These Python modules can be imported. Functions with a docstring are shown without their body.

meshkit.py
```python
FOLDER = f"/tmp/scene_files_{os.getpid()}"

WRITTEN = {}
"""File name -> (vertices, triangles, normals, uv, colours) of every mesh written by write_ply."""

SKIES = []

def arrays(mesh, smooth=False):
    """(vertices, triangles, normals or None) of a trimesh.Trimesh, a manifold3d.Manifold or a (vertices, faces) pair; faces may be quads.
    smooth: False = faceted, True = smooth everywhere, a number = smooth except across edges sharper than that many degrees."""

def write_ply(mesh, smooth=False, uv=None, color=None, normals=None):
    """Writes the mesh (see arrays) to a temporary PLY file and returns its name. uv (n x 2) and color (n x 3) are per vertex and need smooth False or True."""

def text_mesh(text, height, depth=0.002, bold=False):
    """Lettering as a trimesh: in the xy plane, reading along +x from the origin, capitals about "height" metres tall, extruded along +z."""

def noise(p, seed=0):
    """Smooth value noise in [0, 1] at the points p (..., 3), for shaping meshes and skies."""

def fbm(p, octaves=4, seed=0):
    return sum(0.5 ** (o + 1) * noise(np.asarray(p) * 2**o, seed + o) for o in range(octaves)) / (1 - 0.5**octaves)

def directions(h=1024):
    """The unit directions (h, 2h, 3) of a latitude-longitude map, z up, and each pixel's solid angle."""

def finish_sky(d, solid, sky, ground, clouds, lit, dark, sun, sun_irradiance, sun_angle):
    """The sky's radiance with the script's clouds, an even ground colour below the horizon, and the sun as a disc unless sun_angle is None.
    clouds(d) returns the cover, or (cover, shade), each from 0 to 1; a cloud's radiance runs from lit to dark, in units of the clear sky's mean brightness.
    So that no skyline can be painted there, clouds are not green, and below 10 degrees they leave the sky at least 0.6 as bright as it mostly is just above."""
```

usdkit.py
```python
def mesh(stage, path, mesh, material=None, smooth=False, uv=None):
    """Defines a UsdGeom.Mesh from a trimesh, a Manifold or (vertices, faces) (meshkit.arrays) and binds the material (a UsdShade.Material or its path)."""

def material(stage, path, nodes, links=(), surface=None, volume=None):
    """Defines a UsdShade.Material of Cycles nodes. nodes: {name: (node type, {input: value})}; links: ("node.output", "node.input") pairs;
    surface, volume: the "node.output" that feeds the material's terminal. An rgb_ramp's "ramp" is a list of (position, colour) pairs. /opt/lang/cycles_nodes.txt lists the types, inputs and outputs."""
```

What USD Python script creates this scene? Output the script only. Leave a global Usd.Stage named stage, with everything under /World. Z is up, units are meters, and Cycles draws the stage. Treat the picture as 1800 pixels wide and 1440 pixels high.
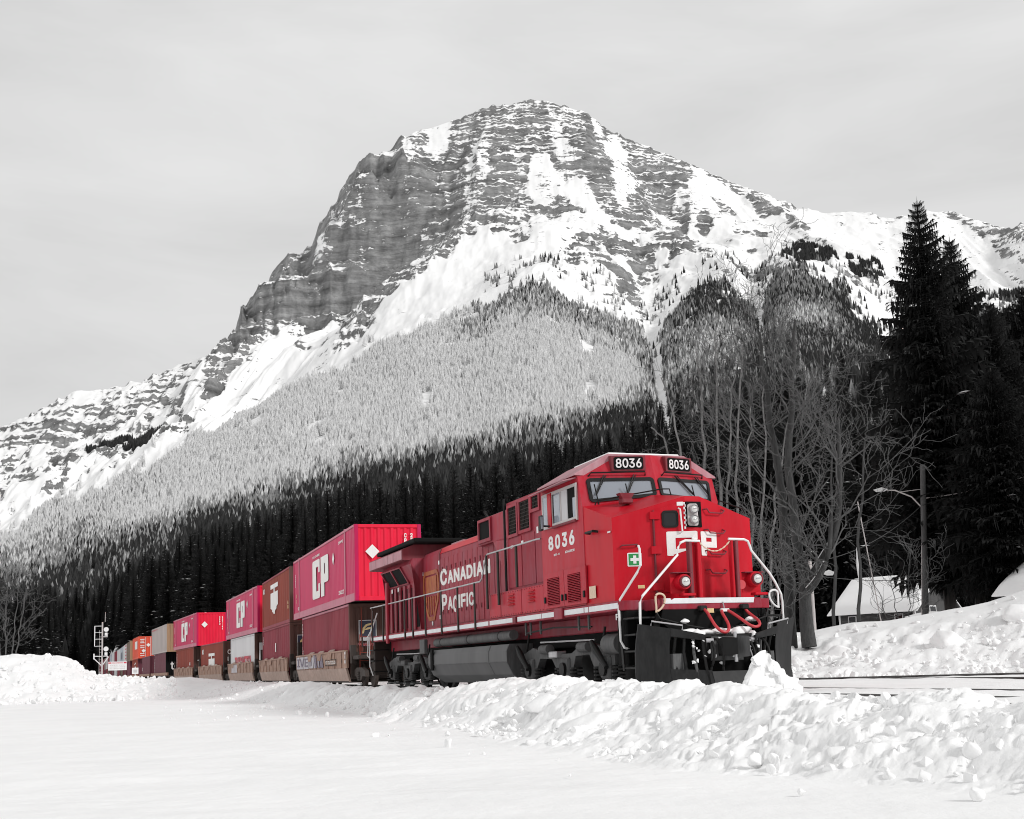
import math, random
import numpy as np
import trimesh, usdkit, meshkit
from shapely.geometry import Polygon, box as sbox, Point
from shapely.ops import unary_union
from shapely import affinity
from pxr import Usd, UsdGeom, UsdLux, UsdShade, Gf, Sdf, Vt

stage = Usd.Stage.CreateInMemory()
UsdGeom.Xform.Define(stage, '/World')
UsdGeom.Scope.Define(stage, '/World/Looks')
rng = np.random.default_rng(8036)
random.seed(8036)

# ------------------------------------------------------------------ camera, sky, sun, exposure
CAM_H, PITCH, ROLL = 0.606, 0.1373, 0.0337
F_MM, SHIFT_MM, EXPOSURE = 42.934, 3.08, 0.08
cam = UsdGeom.Camera.Define(stage, '/World/camera')
cr_, sr_, cp_, sp_ = math.cos(ROLL), math.sin(ROLL), math.cos(PITCH), math.sin(PITCH)
cam.AddTransformOp().Set(Gf.Matrix4d(cr_, sr_ * sp_, -sr_ * cp_, 0,  sr_, -cr_ * sp_, cr_ * cp_, 0,
                                     0, -cp_, -sp_, 0,  0, 0, CAM_H, 1))
cam.CreateHorizontalApertureAttr(36.0)
cam.CreateFocalLengthAttr(F_MM)
cam.CreateVerticalApertureOffsetAttr(SHIFT_MM)
cam.CreateClippingRangeAttr((0.05, 20000.0))
cam.CreateExposureAttr(EXPOSURE)

SUN_TO = np.array([0.72, -0.55, 0.50]); SUN_TO /= np.linalg.norm(SUN_TO)   # direction towards the sun: behind the camera, to the right
SUN_EL, SUN_ROT = math.asin(SUN_TO[2]), math.atan2(SUN_TO[0], SUN_TO[1])
sky_m = usdkit.material(stage, '/World/Looks/sky_look', {
    'sky': ('sky_texture', {'sky_type': 'single_scattering', 'sun_disc': False, 'sun_elevation': SUN_EL, 'sun_rotation': SUN_ROT, 'altitude': 1200.0}),
    'bw': ('rgb_to_bw', {}),
    'tc': ('texture_coordinate', {}),
    'map': ('mapping', {'scale': (1.2, 1.2, 4.5), 'rotation': (0.12, 0.06, 0.4)}),
    'n': ('noise_texture', {'scale': 1.9, 'detail': 7.0, 'roughness': 0.5, 'distortion': 0.35}),
    'ramp': ('rgb_ramp', {'ramp': [(0.25, (6.5,) * 3), (0.5, (8.1,) * 3), (0.75, (9.5,) * 3)]}),
    'mix': ('mix', {'fac': 0.86}),
    'bg': ('background_shader', {'strength': 0.092})},
    [('sky.color', 'bw.color'), ('tc.generated', 'map.vector'), ('map.vector', 'n.vector'), ('n.fac', 'ramp.fac'),
     ('bw.val', 'mix.color1'), ('ramp.color', 'mix.color2'), ('mix.color', 'bg.color')], surface='bg.background')
sky = UsdLux.DomeLight.Define(stage, '/World/sky')
UsdShade.MaterialBindingAPI.Apply(sky.GetPrim()).Bind(sky_m)
sky.GetPrim().SetCustomDataByKey('kind', 'structure')
sun = UsdLux.DistantLight.Define(stage, '/World/sun')
sun.CreateIntensityAttr(0.5); sun.CreateAngleAttr(10.0); sun.CreateNormalizeAttr(True); sun.CreateColorAttr(Gf.Vec3f(1.0, 0.99, 0.98))
_z = Gf.Vec3d(*map(float, SUN_TO)); _x = Gf.Cross(Gf.Vec3d(0, 0, 1), _z).GetNormalized(); _y = Gf.Cross(_z, _x)
sun.AddTransformOp().Set(Gf.Matrix4d(*_x, 0, *_y, 0, *_z, 0, 0, 0, 50, 1))

# ------------------------------------------------------------------ helpers
USED = {}
def spline(pts, n=40):
    from scipy.interpolate import CubicSpline
    q = np.asarray(pts, float); u = np.concatenate([[0], np.cumsum(np.linalg.norm(np.diff(q, axis=0), axis=1) ** .5)])
    return CubicSpline(u, q)(np.linspace(0, u[-1], n))
def fresh(parent, name):
    k = USED.get((parent, name), 0); USED[(parent, name)] = k + 1
    return f'{parent}/{name}' + (f'_{k:03d}' if k else '')

def setdata(p, label=None, cat=None, group=None, kind=None):
    for k, v in (('label', label), ('category', cat), ('group', group), ('kind', kind)):
        if v: p.SetCustomDataByKey(k, v)
    return p

def thing(name, label, cat, loc=(0, 0, 0), rot=0.0, group=None, kind=None):
    x = UsdGeom.Xform.Define(stage, fresh('/World', name))
    x.AddTranslateOp().Set(Gf.Vec3d(*map(float, loc))); x.AddRotateZOp().Set(float(math.degrees(rot)))
    return setdata(x.GetPrim(), label, cat, group, kind)

class MB:
    """Collects simple solids into one mesh."""
    def __init__(s): s.v, s.f, s.n = [], [], 0
    def add(s, v, f):
        v, f = np.asarray(v, float), np.asarray(f, int)
        if f.ndim == 2 and f.shape[1] == 4: f = np.vstack([f[:, [0, 1, 2]], f[:, [0, 2, 3]]])
        s.v.append(v); s.f.append(f + s.n); s.n += len(v); return s
    def mesh(s, m): return s.add(m.vertices, m.faces)
    def box(s, x0, x1, y0, y1, z0, z1):
        v = [(x, y, z) for z in (z0, z1) for y in (y0, y1) for x in (x0, x1)]
        return s.add(v, [[0, 2, 3, 1], [4, 5, 7, 6], [0, 1, 5, 4], [2, 6, 7, 3], [0, 4, 6, 2], [1, 3, 7, 5]])
    def bbox(s, x0, x1, y0, y1, z0, z1, b=0.02):
        p = []
        for x, sx in ((x0, 1), (x1, -1)):
            for y, sy in ((y0, 1), (y1, -1)):
                for z, sz in ((z0, 1), (z1, -1)):
                    p += [(x + sx * b, y + sy * b, z), (x + sx * b, y, z + sz * b), (x, y + sy * b, z + sz * b)]
        h = trimesh.Trimesh(p).convex_hull
        return s.add(h.vertices, h.faces)
    def hull(s, pts):
        h = trimesh.Trimesh(np.asarray(pts, float)).convex_hull
        return s.add(h.vertices, h.faces)
    def tube(s, pts, r, n=8, cap=True):
        p = np.asarray(pts, float); m = len(p); r = np.broadcast_to(r, (m,))
        t = np.gradient(p, axis=0); t /= np.linalg.norm(t, axis=1, keepdims=True) + 1e-12
        a = np.cross(t, np.where(np.abs(t[:, 2:]) < 0.9, [0, 0, 1.0], [1.0, 0, 0])); a /= np.linalg.norm(a, axis=1, keepdims=True) + 1e-12
        b = np.cross(t, a); g = np.arange(n) * 2 * np.pi / n
        v = p[:, None] + r[:, None, None] * (np.cos(g)[None, :, None] * a[:, None] + np.sin(g)[None, :, None] * b[:, None])
        i, j = np.meshgrid(np.arange(m - 1), np.arange(n), indexing='ij')
        q = np.stack([i * n + j, i * n + (j + 1) % n, (i + 1) * n + (j + 1) % n, (i + 1) * n + j], -1).reshape(-1, 4)
        f = np.vstack([q[:, [0, 1, 2]], q[:, [0, 2, 3]]])
        v = v.reshape(-1, 3)
        if cap:
            k = len(v); v = np.vstack([v, p[:1], p[-1:]]); jj = np.arange(n)
            f = np.vstack([f, np.stack([np.full(n, k), (jj + 1) % n, jj], 1), np.stack([np.full(n, k + 1), (m - 1) * n + jj, (m - 1) * n + (jj + 1) % n], 1)])
        return s.add(v, f)
    def cyl(s, p0, p1, r, n=16, r1=None): return s.tube([p0, p1], [r, r if r1 is None else r1], n)
    def loft(s, secs, caps=True):
        secs = [np.asarray(q, float) for q in secs]; n = len(secs[0]); v = np.vstack(secs); f = []
        for k in range(len(secs) - 1):
            for j in range(n):
                a, b = k * n + j, k * n + (j + 1) % n
                f += [[a, b, b + n], [a, b + n, a + n]]
        if caps:
            e = (len(secs) - 1) * n
            for j in range(1, n - 1): f += [[0, j + 1, j], [e, e + j, e + j + 1]]
        return s.add(v, f)
    def prism(s, poly, fn, d0, d1):
        """Extrudes a shapely polygon between depths d0 and d1; fn maps (a, b, depth) arrays to points."""
        for g in getattr(poly, 'geoms', [poly]):
            m = trimesh.creation.extrude_polygon(g, 1.0, engine='earcut')
            w = m.vertices
            s.add(fn(w[:, 0], w[:, 1], d0 + w[:, 2] * (d1 - d0)), m.faces)
        return s
    def xf(s, fn):
        s.v = [fn(v) for v in s.v]; return s
    def arrays(s): return np.vstack(s.v), np.vstack(s.f)

def obj(name, mb, mat, parent=None, smooth=False, label=None, cat=None, group=None, kind=None):
    path = fresh('/World' if parent is None else str(parent.GetPath()), name)
    m = usdkit.mesh(stage, path, mb.arrays() if isinstance(mb, MB) else mb, MAT[mat] if isinstance(mat, str) else mat, smooth=smooth)
    return setdata(m.GetPrim(), label, cat, group, kind)

def side(v0):      # 2-D drawing (a to the right as seen from the camera side, b up) onto the plane v = v0
    return lambda a, b, d: np.stack([v0 - d, -a, b], 1)
def front(s0, k=0.0, tilt=0.0, z0=0.0):
    return lambda a, b, d: np.stack([a, s0 + k * np.abs(a) + tilt * (b - z0) - d, b], 1)

def text_poly(text, bold=True):
    m = meshkit.text_mesh(text, 1.0, 0.01, bold=bold)
    v, f = m.vertices, m.faces
    top = np.all(v[f][:, :, 2] > 0.005, axis=1)
    return unary_union([Polygon(v[t][:, :2]).buffer(0.002) for t in f[top]])

TXT = {}
def fit_text(text, x0, x1, y0, y1, bold=True):
    if (text, bold) not in TXT: TXT[(text, bold)] = text_poly(text, bold)
    p = TXT[(text, bold)].buffer(.035 if (bold and len(text) == 1) else 0); a0, b0, a1, b1 = p.bounds
    p = affinity.translate(p, -a0, -b0)
    return affinity.translate(affinity.scale(p, (x1 - x0) / (a1 - a0), (y1 - y0) / (b1 - b0), origin=(0, 0)), x0, y0)

def cp_logo(x0, x1, y0, y1, t=0.2, th=0.17):
    """Block letters C and P as two joined square shapes."""
    C = sbox(0, 0, 0.48, 1).buffer(-0.06).buffer(0.06)
    C = C.difference(sbox(t, th * 1.35, 0.48 - t * 0.40, 1 - th * 1.35)).difference(sbox(t, 0.37, 0.6, 0.66))
    P = sbox(0.545, 0.0, 0.545 + t * 0.85, 1).union(sbox(0.545, 0.33, 1, 1).buffer(-0.06).buffer(0.06))
    P = P.difference(sbox(0.56 + t * 0.8, 0.55, 1 - t * 0.8, 1 - th * 1.35))
    return [affinity.translate(affinity.scale(g, x1 - x0, y1 - y0, origin=(0, 0)), x0, y0) for g in (C, P)]

def cp_nose(x0, x1, y0, y1):
    C = Polygon([(0, 0), (.56, 0), (.56, .36), (.43, .36), (.43, .28), (.15, .28), (.15, .73), (.43, .73), (.43, .64), (.54, .64), (.54, 1), (0, 1)]).buffer(-.04).buffer(.04)
    P = Polygon([(.63, 0), (.755, 0), (.755, .34), (1, .34), (1, 1), (.63, 1)]).difference(sbox(.75, .58, .88, .75)).buffer(-.03).buffer(.03)
    return [affinity.translate(affinity.scale(g, x1 - x0, y1 - y0, origin=(0, 0)), x0, y0) for g in (C, P)]

# ------------------------------------------------------------------ materials
MAT = {}
def paint(name, col, rough=0.45, var=0.12, scale=2.0, dust=0.0, dustcol=(0.42, 0.33, 0.35), streak=True, spec=0.5, bump=0.0, metallic=0.0, detail=6.0, bumpscale=None):
    col = np.asarray(col, float)
    n = {'g': ('texture_coordinate', {}), 'm': ('mapping', {'scale': (1, 1, 0.22 if streak else 1)}),
         'n': ('noise_texture', {'scale': scale, 'detail': detail, 'roughness': 0.62}),
         'r': ('rgb_ramp', {'ramp': [(0.3, tuple(col * (1 - var))), (0.7, tuple(np.minimum(col * (1 + var), 0.95)))]}),
         'n2': ('noise_texture', {'scale': scale * 4.3, 'detail': 8.0, 'roughness': 0.7}),
         'f': ('map_range', {'from_min': 0.40, 'from_max': 0.70, 'to_min': dust * 0.25, 'to_max': dust, 'clamp': True}),
         'x': ('mix', {'color2': tuple(dustcol)}),
         'p': ('principled_bsdf', {'roughness': rough, 'specular_ior_level': spec, 'metallic': metallic})}
    l = [('g.object', 'm.vector'), ('m.vector', 'n.vector'), ('m.vector', 'n2.vector'), ('n.fac', 'r.fac'), ('r.color', 'x.color1'),
         ('n2.fac', 'f.value'), ('f.result', 'x.fac'), ('x.color', 'p.base_color')]
    if bump:
        n['n3'] = ('noise_texture', {'scale': bumpscale or scale * 6, 'detail': 6.0, 'roughness': 0.6}); n['b'] = ('bump', {'strength': bump, 'distance': 0.05})
        l += [('g.object', 'n3.vector'), ('n3.fac', 'b.height'), ('b.normal', 'p.normal')]
    MAT[name] = usdkit.material(stage, '/World/Looks/' + name, n, l, surface='p.BSDF')

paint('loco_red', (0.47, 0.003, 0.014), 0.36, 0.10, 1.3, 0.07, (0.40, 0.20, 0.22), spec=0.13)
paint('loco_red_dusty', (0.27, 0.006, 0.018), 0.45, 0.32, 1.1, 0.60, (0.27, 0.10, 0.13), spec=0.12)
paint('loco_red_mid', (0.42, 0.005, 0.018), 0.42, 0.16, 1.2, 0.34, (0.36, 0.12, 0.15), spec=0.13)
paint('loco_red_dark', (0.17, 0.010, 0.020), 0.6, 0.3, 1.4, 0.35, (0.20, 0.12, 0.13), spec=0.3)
paint('loco_roof', (0.40, 0.16, 0.19), 0.6, 0.2, 1.5, 0.4, (0.55, 0.45, 0.47), spec=0.3)
paint('white_paint', (0.76, 0.76, 0.76), 0.5, 0.06, 3.0, 0.18, (0.35, 0.3, 0.28), spec=0.4)
paint('stripe_white', (0.70, 0.72, 0.74), 0.4, 0.07, 2.0, 0.2, (0.4, 0.36, 0.36), spec=0.4)
paint('gold_worn', (0.46, 0.16, 0.045), 0.6, 0.4, 3.0, 0.8, (0.22, 0.025, 0.035), spec=0.3)
paint('black_steel', (0.010, 0.0098, 0.0098), 0.5, 0.3, 3.0, 0.1, (0.05, 0.05, 0.05), spec=0.2)
paint('plow_steel', (0.012, 0.012, 0.0125), 0.48, 0.3, 2.5, 0.2, (0.09, 0.09, 0.09), spec=0.18)
paint('truck_grey', (0.055, 0.055, 0.056), 0.65, 0.35, 3.0, 0.4, (0.20, 0.20, 0.20), spec=0.3)
paint('tank_grey', (0.085, 0.085, 0.087), 0.55, 0.25, 1.2, 0.25, (0.14, 0.14, 0.14), spec=0.35)
paint('bare_steel', (0.42, 0.42, 0.43), 0.4, 0.2, 5.0, 0.1, metallic=0.6)
paint('deep_dark', (0.008, 0.008, 0.008), 0.8, 0.2, 3.0, spec=0.1)
paint('interior_dark', (0.02, 0.021, 0.023), 0.7, 0.2, 3.0, spec=0.2)
paint('hose_red', (0.50, 0.02, 0.03), 0.4, 0.1, 8.0, 0.1)
paint('signal_green', (0.01, 0.22, 0.05), 0.4, 0.05, 8.0)
paint('yellow_label', (0.70, 0.52, 0.22), 0.5, 0.1, 20.0, 0.3)
paint('cream_label', (0.66, 0.50, 0.36), 0.5, 0.1, 20.0, 0.2)
paint('door_grey', (0.50, 0.49, 0.50), 0.5, 0.06, 6.0)
paint('frame_grey', (0.48, 0.45, 0.44), 0.5, 0.1, 6.0, 0.2)
paint('cp_crimson', (0.46, 0.006, 0.075), 0.42, 0.10, 0.8, 0.12, (0.45, 0.16, 0.22), spec=0.13)
paint('cp_scarlet', (0.72, 0.010, 0.045), 0.42, 0.06, 0.8, 0.08, (0.55, 0.25, 0.25), spec=0.13)
paint('cp_rail_pink', (0.42, 0.10, 0.155), 0.5, 0.12, 1.0, 0.3, (0.5, 0.3, 0.35))
paint('maroon_box', (0.235, 0.032, 0.048), 0.6, 0.16, 0.9, 0.35, (0.34, 0.13, 0.15), spec=.15)
paint('brown_box', (0.25, 0.046, 0.030), 0.55, 0.12, 0.8, 0.28, (0.28, 0.10, 0.08), spec=.15)
paint('brown_end', (0.075, 0.030, 0.022), 0.7, 0.2, 1.2, 0.3, (0.14, 0.07, 0.05))
paint('plum_box', (0.12, 0.018, 0.036), 0.55, 0.12, 0.9, 0.2, (0.25, 0.1, 0.12))
paint('orange_box', (0.66, 0.065, 0.022), 0.5, 0.08, 0.9, 0.12, (0.6, 0.3, 0.25))
paint('grey_box', (0.44, 0.385, 0.365), 0.55, 0.12, 0.8, 0.35, (0.30, 0.26, 0.25))
paint('tan_box', (0.36, 0.22, 0.125), 0.6, 0.2, 1.2, 0.4, (0.20, 0.12, 0.07))
paint('olive_box', (0.16, 0.115, 0.085), 0.6, 0.15, 1.0, 0.3, (0.25, 0.18, 0.13))
paint('white_box', (0.68, 0.68, 0.69), 0.5, 0.06, 0.8, 0.16, (0.45, 0.42, 0.42))
paint('pale_blue_box', (0.50, 0.54, 0.60), 0.5, 0.1, 0.9, 0.2, (0.4, 0.4, 0.42))
paint('well_tan', (0.40, 0.25, 0.185), 0.65, 0.28, 1.6, 0.75, (0.17, 0.08, 0.05), streak=False)
paint('well_tan_low', (0.45, 0.34, 0.29), 0.65, 0.22, 1.6, 0.6, (0.24, 0.15, 0.11), streak=False)
paint('graffiti_silver', (0.46, 0.45, 0.48), 0.55, 0.2, 3.0, 0.2)
paint('graffiti_violet', (0.12, 0.10, 0.15), 0.55, 0.3, 4.0, 0.2)
paint('rust_black', (0.018, 0.013, 0.011), 0.75, 0.4, 3.0, 0.3, (0.07, 0.035, 0.02))
paint('logo_white', (0.76, 0.75, 0.73), 0.5, 0.05, 2.0, 0.16, (0.45, 0.3, 0.3))
paint('logo_red', (0.55, 0.02, 0.05), 0.5, 0.1, 2.0, 0.1)
paint('logo_navy', (0.02, 0.025, 0.05), 0.5, 0.1, 2.0)
paint('rail_steel', (0.055, 0.053, 0.052), 0.5, 0.3, 3.0, 0.2, (0.2, 0.2, 0.2))
paint('wood_dark', (0.05, 0.05, 0.05), 0.8, 0.35, 4.0, 0.3, (0.12, 0.11, 0.11))
paint('wood_pole', (0.07, 0.07, 0.07), 0.85, 0.4, 6.0, 0.3, (0.16, 0.15, 0.15))
paint('metal_white', (0.72, 0.72, 0.72), 0.45, 0.06, 6.0)
paint('bark_dark', (0.028, 0.028, 0.028), 0.9, 0.5, 5.0, 0.3, (0.14, 0.14, 0.14), bump=0.7, bumpscale=14)
paint('bark_birch', (0.20, 0.197, 0.195), 0.8, 0.35, 6.0, 0.55, (0.05, 0.05, 0.05), streak=False)
paint('twig_grey', (0.055, 0.055, 0.055), 0.85, 0.45, 3.0, 0.45, (0.22, 0.22, 0.22))
paint('conifer_bark', (0.030, 0.027, 0.025), 0.9, 0.4, 6.0)

def leafy(name, col, var, rough=0.8, tr=0.15):
    col = np.asarray(col, float)
    MAT[name] = usdkit.material(stage, '/World/Looks/' + name, {
        'o': ('object_info', {}), 'g': ('geometry', {}), 'n': ('noise_texture', {'scale': 0.35, 'detail': 3.0}),
        'a': ('math', {'math_type': 'add'}), 'r': ('rgb_ramp', {'ramp': [(0.35, tuple(col * (1 - var))), (1.0, tuple(col)), (1.65 / 1.7, tuple(col * (1 + var)))]}),
        'h': ('math', {'math_type': 'multiply', 'value2': 0.5}),
        'd': ('principled_bsdf', {'roughness': rough, 'specular_ior_level': 0.2}), 't': ('translucent_bsdf', {}), 'x': ('mix_closure', {'fac': tr})},
        [('g.position', 'n.vector'), ('n.fac', 'a.value1'), ('o.random', 'a.value2'), ('a.value', 'h.value1'), ('h.value', 'r.fac'), ('r.color', 'd.base_color'), ('r.color', 't.color'),
         ('d.BSDF', 'x.closure1'), ('t.BSDF', 'x.closure2')], surface='x.closure')
leafy('needles', (0.022, 0.0222, 0.022), 0.45)
leafy('needles_far', (0.030, 0.030, 0.030), 0.5)
leafy('frost_pale', (0.84, 0.84, 0.84), 0.12, tr=0.3)
leafy('frost_mid', (0.40, 0.40, 0.40), 0.35, tr=0.2)
leafy('frost_dark', (0.055, 0.055, 0.055), 0.45, tr=0.15)

def glass_opaque(name, base, ior, rough):
    MAT[name] = usdkit.material(stage, '/World/Looks/' + name, {
        'f': ('fresnel', {'IOR': ior}), 'gl': ('glossy_bsdf', {'color': (0.92, 0.94, 0.97), 'roughness': rough}), 'd': ('diffuse_bsdf', {'color': base}),
        'n': ('noise_texture', {'scale': 1.6, 'detail': 3.0}), 'b': ('bump', {'strength': 0.03, 'distance': 0.05}), 'x': ('mix_closure', {})},
        [('n.fac', 'b.height'), ('b.normal', 'gl.normal'), ('f.fac', 'x.fac'), ('d.BSDF', 'x.closure1'), ('gl.BSDF', 'x.closure2')], surface='x.closure')
glass_opaque('cab_glass', (0.24, 0.265, 0.30), 1.9, 0.06)
glass_opaque('dark_glass', (0.012, 0.012, 0.013), 1.45, 0.05)
glass_opaque('lens', (0.60, 0.60, 0.58), 1.6, 0.08)

def snow_mat(name, col=0.87, grime=0.0, b1=(9.0, 0.35, 0.03), b2=(45.0, 0.3, 0.008)):
    MAT[name] = usdkit.material(stage, '/World/Looks/' + name, {
        'g': ('geometry', {}), 'n0': ('noise_texture', {'scale': 0.55, 'detail': 7.0, 'roughness': 0.65}),
        'r': ('rgb_ramp', {'ramp': [(0.25, (col * (0.93 - grime),) * 3), (0.6, (col,) * 3)]}),
        'n1': ('noise_texture', {'scale': b1[0], 'detail': 5.0, 'roughness': 0.6}), 'n2': ('noise_texture', {'scale': b2[0], 'detail': 4.0, 'roughness': 0.6}),
        'b1': ('bump', {'strength': b1[1], 'distance': b1[2]}), 'b2': ('bump', {'strength': b2[1], 'distance': b2[2]}),
        'p': ('principled_bsdf', {'roughness': 0.75, 'specular_ior_level': 0.15})},
        [('g.position', 'n0.vector'), ('g.position', 'n1.vector'), ('g.position', 'n2.vector'), ('n0.fac', 'r.fac'), ('r.color', 'p.base_color'),
         ('n1.fac', 'b1.height'), ('n2.fac', 'b2.height'), ('b1.normal', 'b2.normal'), ('b2.normal', 'p.normal')], surface='p.BSDF')
snow_mat('snow', 0.88)
snow_mat('snow_clod', 0.87, 0.05)
snow_mat('snow_soft', 0.86, 0.0, (3.0, 0.15, 0.03), (30.0, 0.15, 0.006))
# ------------------------------------------------------------------ the railway's own coordinates: v across (away from the camera), s back along the train, z above the rail
LX, LY, TH = 3.3036, 22.4775, 0.3466
CT, ST = math.cos(TH), math.sin(TH)
def world(v, s, z=0.0): return (LX + CT * v - ST * s, LY + ST * v + CT * s, z)
def local(x, y): return CT * (x - LX) + ST * (y - LY), -ST * (x - LX) + CT * (y - LY)
D_S = np.array([-200, 0, 15, 25, 33, 41, 50, 58, 65, 74, 90, 106, 128, 150, 166, 190, 215, 260, 900.])
D_V = np.array([0, 0, 0.08, 0.5, 0.72, 0.9, 1.28, 1.38, 1.4, 1.3, 0.64, -0.1, -0.9, -1.4, -1.65, -1.5, -1.4, -1.5, -1.5])
def drift(s): return np.interp(s, D_S, D_V)

# ------------------------------------------------------------------ terrain: tables of (azimuth in degrees, tangent of elevation) around the viewpoint
SKY = [(-60,.12),(-45,.14),(-32,.165),(-27,.18),(-23.04,0.1943),(-21.65,0.2075),(-20.0,0.2256),(-18.54,0.229),(-17.05,0.237),(-15.54,0.2497),(-14.01,0.2605),(-13.28,0.2714),(-12.91,0.286),(-12.17,0.3106),(-11.51,0.3232),(-10.78,0.3397),(-10.43,0.3473),(-9.76,0.3486),(-9.27,0.3573),(-8.99,0.3703),(-8.52,0.384),(-7.82,0.4044),(-7.2,0.4224),(-6.91,0.4326),(-6.55,0.4379),(-5.91,0.438),(-5.29,0.4442),(-4.87,0.452),(-4.3,0.4576),(-3.32,0.4617),(-2.18,0.4687),(-0.76,0.4785),(0.09,0.4811),(0.8,0.4816),(1.28,0.4844),(1.65,0.4851),(2.35,0.4829),(2.77,0.4799),(3.46,0.476),(4.16,0.4716),(4.83,0.462),(5.37,0.453),(6.05,0.4459),(7.54,0.4323),(9.41,0.4149),(11.25,0.3953),(12.82,0.382),(14.09,0.3689),(15.37,0.3605),(16.66,0.3584),(17.42,0.3555),(18.15,0.3487),(18.91,0.3496),(19.91,0.3506),(20.76,0.3476),(21.59,0.3409),(22.74,0.3294),(23.44,0.3259),(23.92,0.3281),(27,.33),(33,.31),(45,.24),(60,.17)]
FOR = [(-60,.05),(-30,.08),(-22.93,0.1073),(-21.56,0.1229),(-19.92,0.1366),(-17.51,0.1552),(-15.02,0.1834),(-12.72,0.2097),(-10.62,0.2339),(-7.94,0.2543),(-6.31,0.2689),(-4.11,0.2872),(-1.62,0.2987),(0.33,0.31),(1.44,0.3152),(2.0,0.3188),(2.67,0.3083),(3.6,0.295),(4.68,0.289),(5.75,0.2795),(6.79,0.2622),(7.88,0.2829),(8.49,0.2894),(9.87,0.2997),(10.94,0.3004),(11.79,0.2772),(12.07,0.268),(12.51,0.2953),(13.07,0.304),(13.87,0.3073),(14.88,0.2981),(15.85,0.2841),(16.81,0.2679),(17.73,0.2472),(19.2,0.2442),(21.19,0.2536),(23.55,0.2523),(30,.25),(60,.13)]
CB = [(-60,.085),(-30,.12),(-22.98,0.151),(-20.67,0.1744),(-18.27,0.1892),(-15.79,0.2111),(-13.23,0.2600),(-12.18,0.2743),(-10.59,0.2889),(-8.98,0.2981),(-7.35,0.3121),(-5.7,0.327),(-4.58,0.3444),(-3.46,0.3567),(-2.33,0.374),(-0.92,0.3861),(1.9,0.3995),(4.66,0.3916),(7.37,0.3729),(10.05,0.3586),(13.97,0.3363),(16.53,0.3258),(23.75,0.2927),(30,.29),(60,.15)]
BAND = [(-60,.03),(-30,.055),(-22.88,0.0685),(-20.58,0.0791),(-18.21,0.0921),(-15.76,0.1053),(-13.24,0.121),(-10.66,0.1355),(-8.02,0.1491),(-5.35,0.1569),(-1.85,0.1625),(0.07,0.1734),(2.81,0.1884),(5.54,0.1991),(7.72,0.2093),(9.64,0.2272),(11.78,0.2363),(13.63,0.2429),(17.71,0.2426),(23.47,0.2345),(30,.22),(60,.08)]
_TAB = {}
def tab(t, az):
    k = id(t)
    if k not in _TAB:
        a = np.array(t, float); q = np.arange(-60, 60.001, .05); w = np.interp(q, a[:, 0], a[:, 1])
        if t is not SKY:
            n = np.arange(-30, 31) * .05; g_ = np.exp(-(n / (.55 if t is FOR else .8)) ** 2); g_ /= g_.sum(); w = np.convolve(np.pad(w, 30, mode='edge'), g_, 'valid')
        _TAB[k] = (q, w)
    return np.interp(az, *_TAB[k])
def sstep(x, a, b): t = np.clip((x - a) / (b - a), 0, 1); return t * t * (3 - 2 * t)
def noise2(x, y, seed, oct=4):
    return meshkit.fbm(np.stack([x, y, np.zeros_like(x)], -1), oct, seed)
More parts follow.
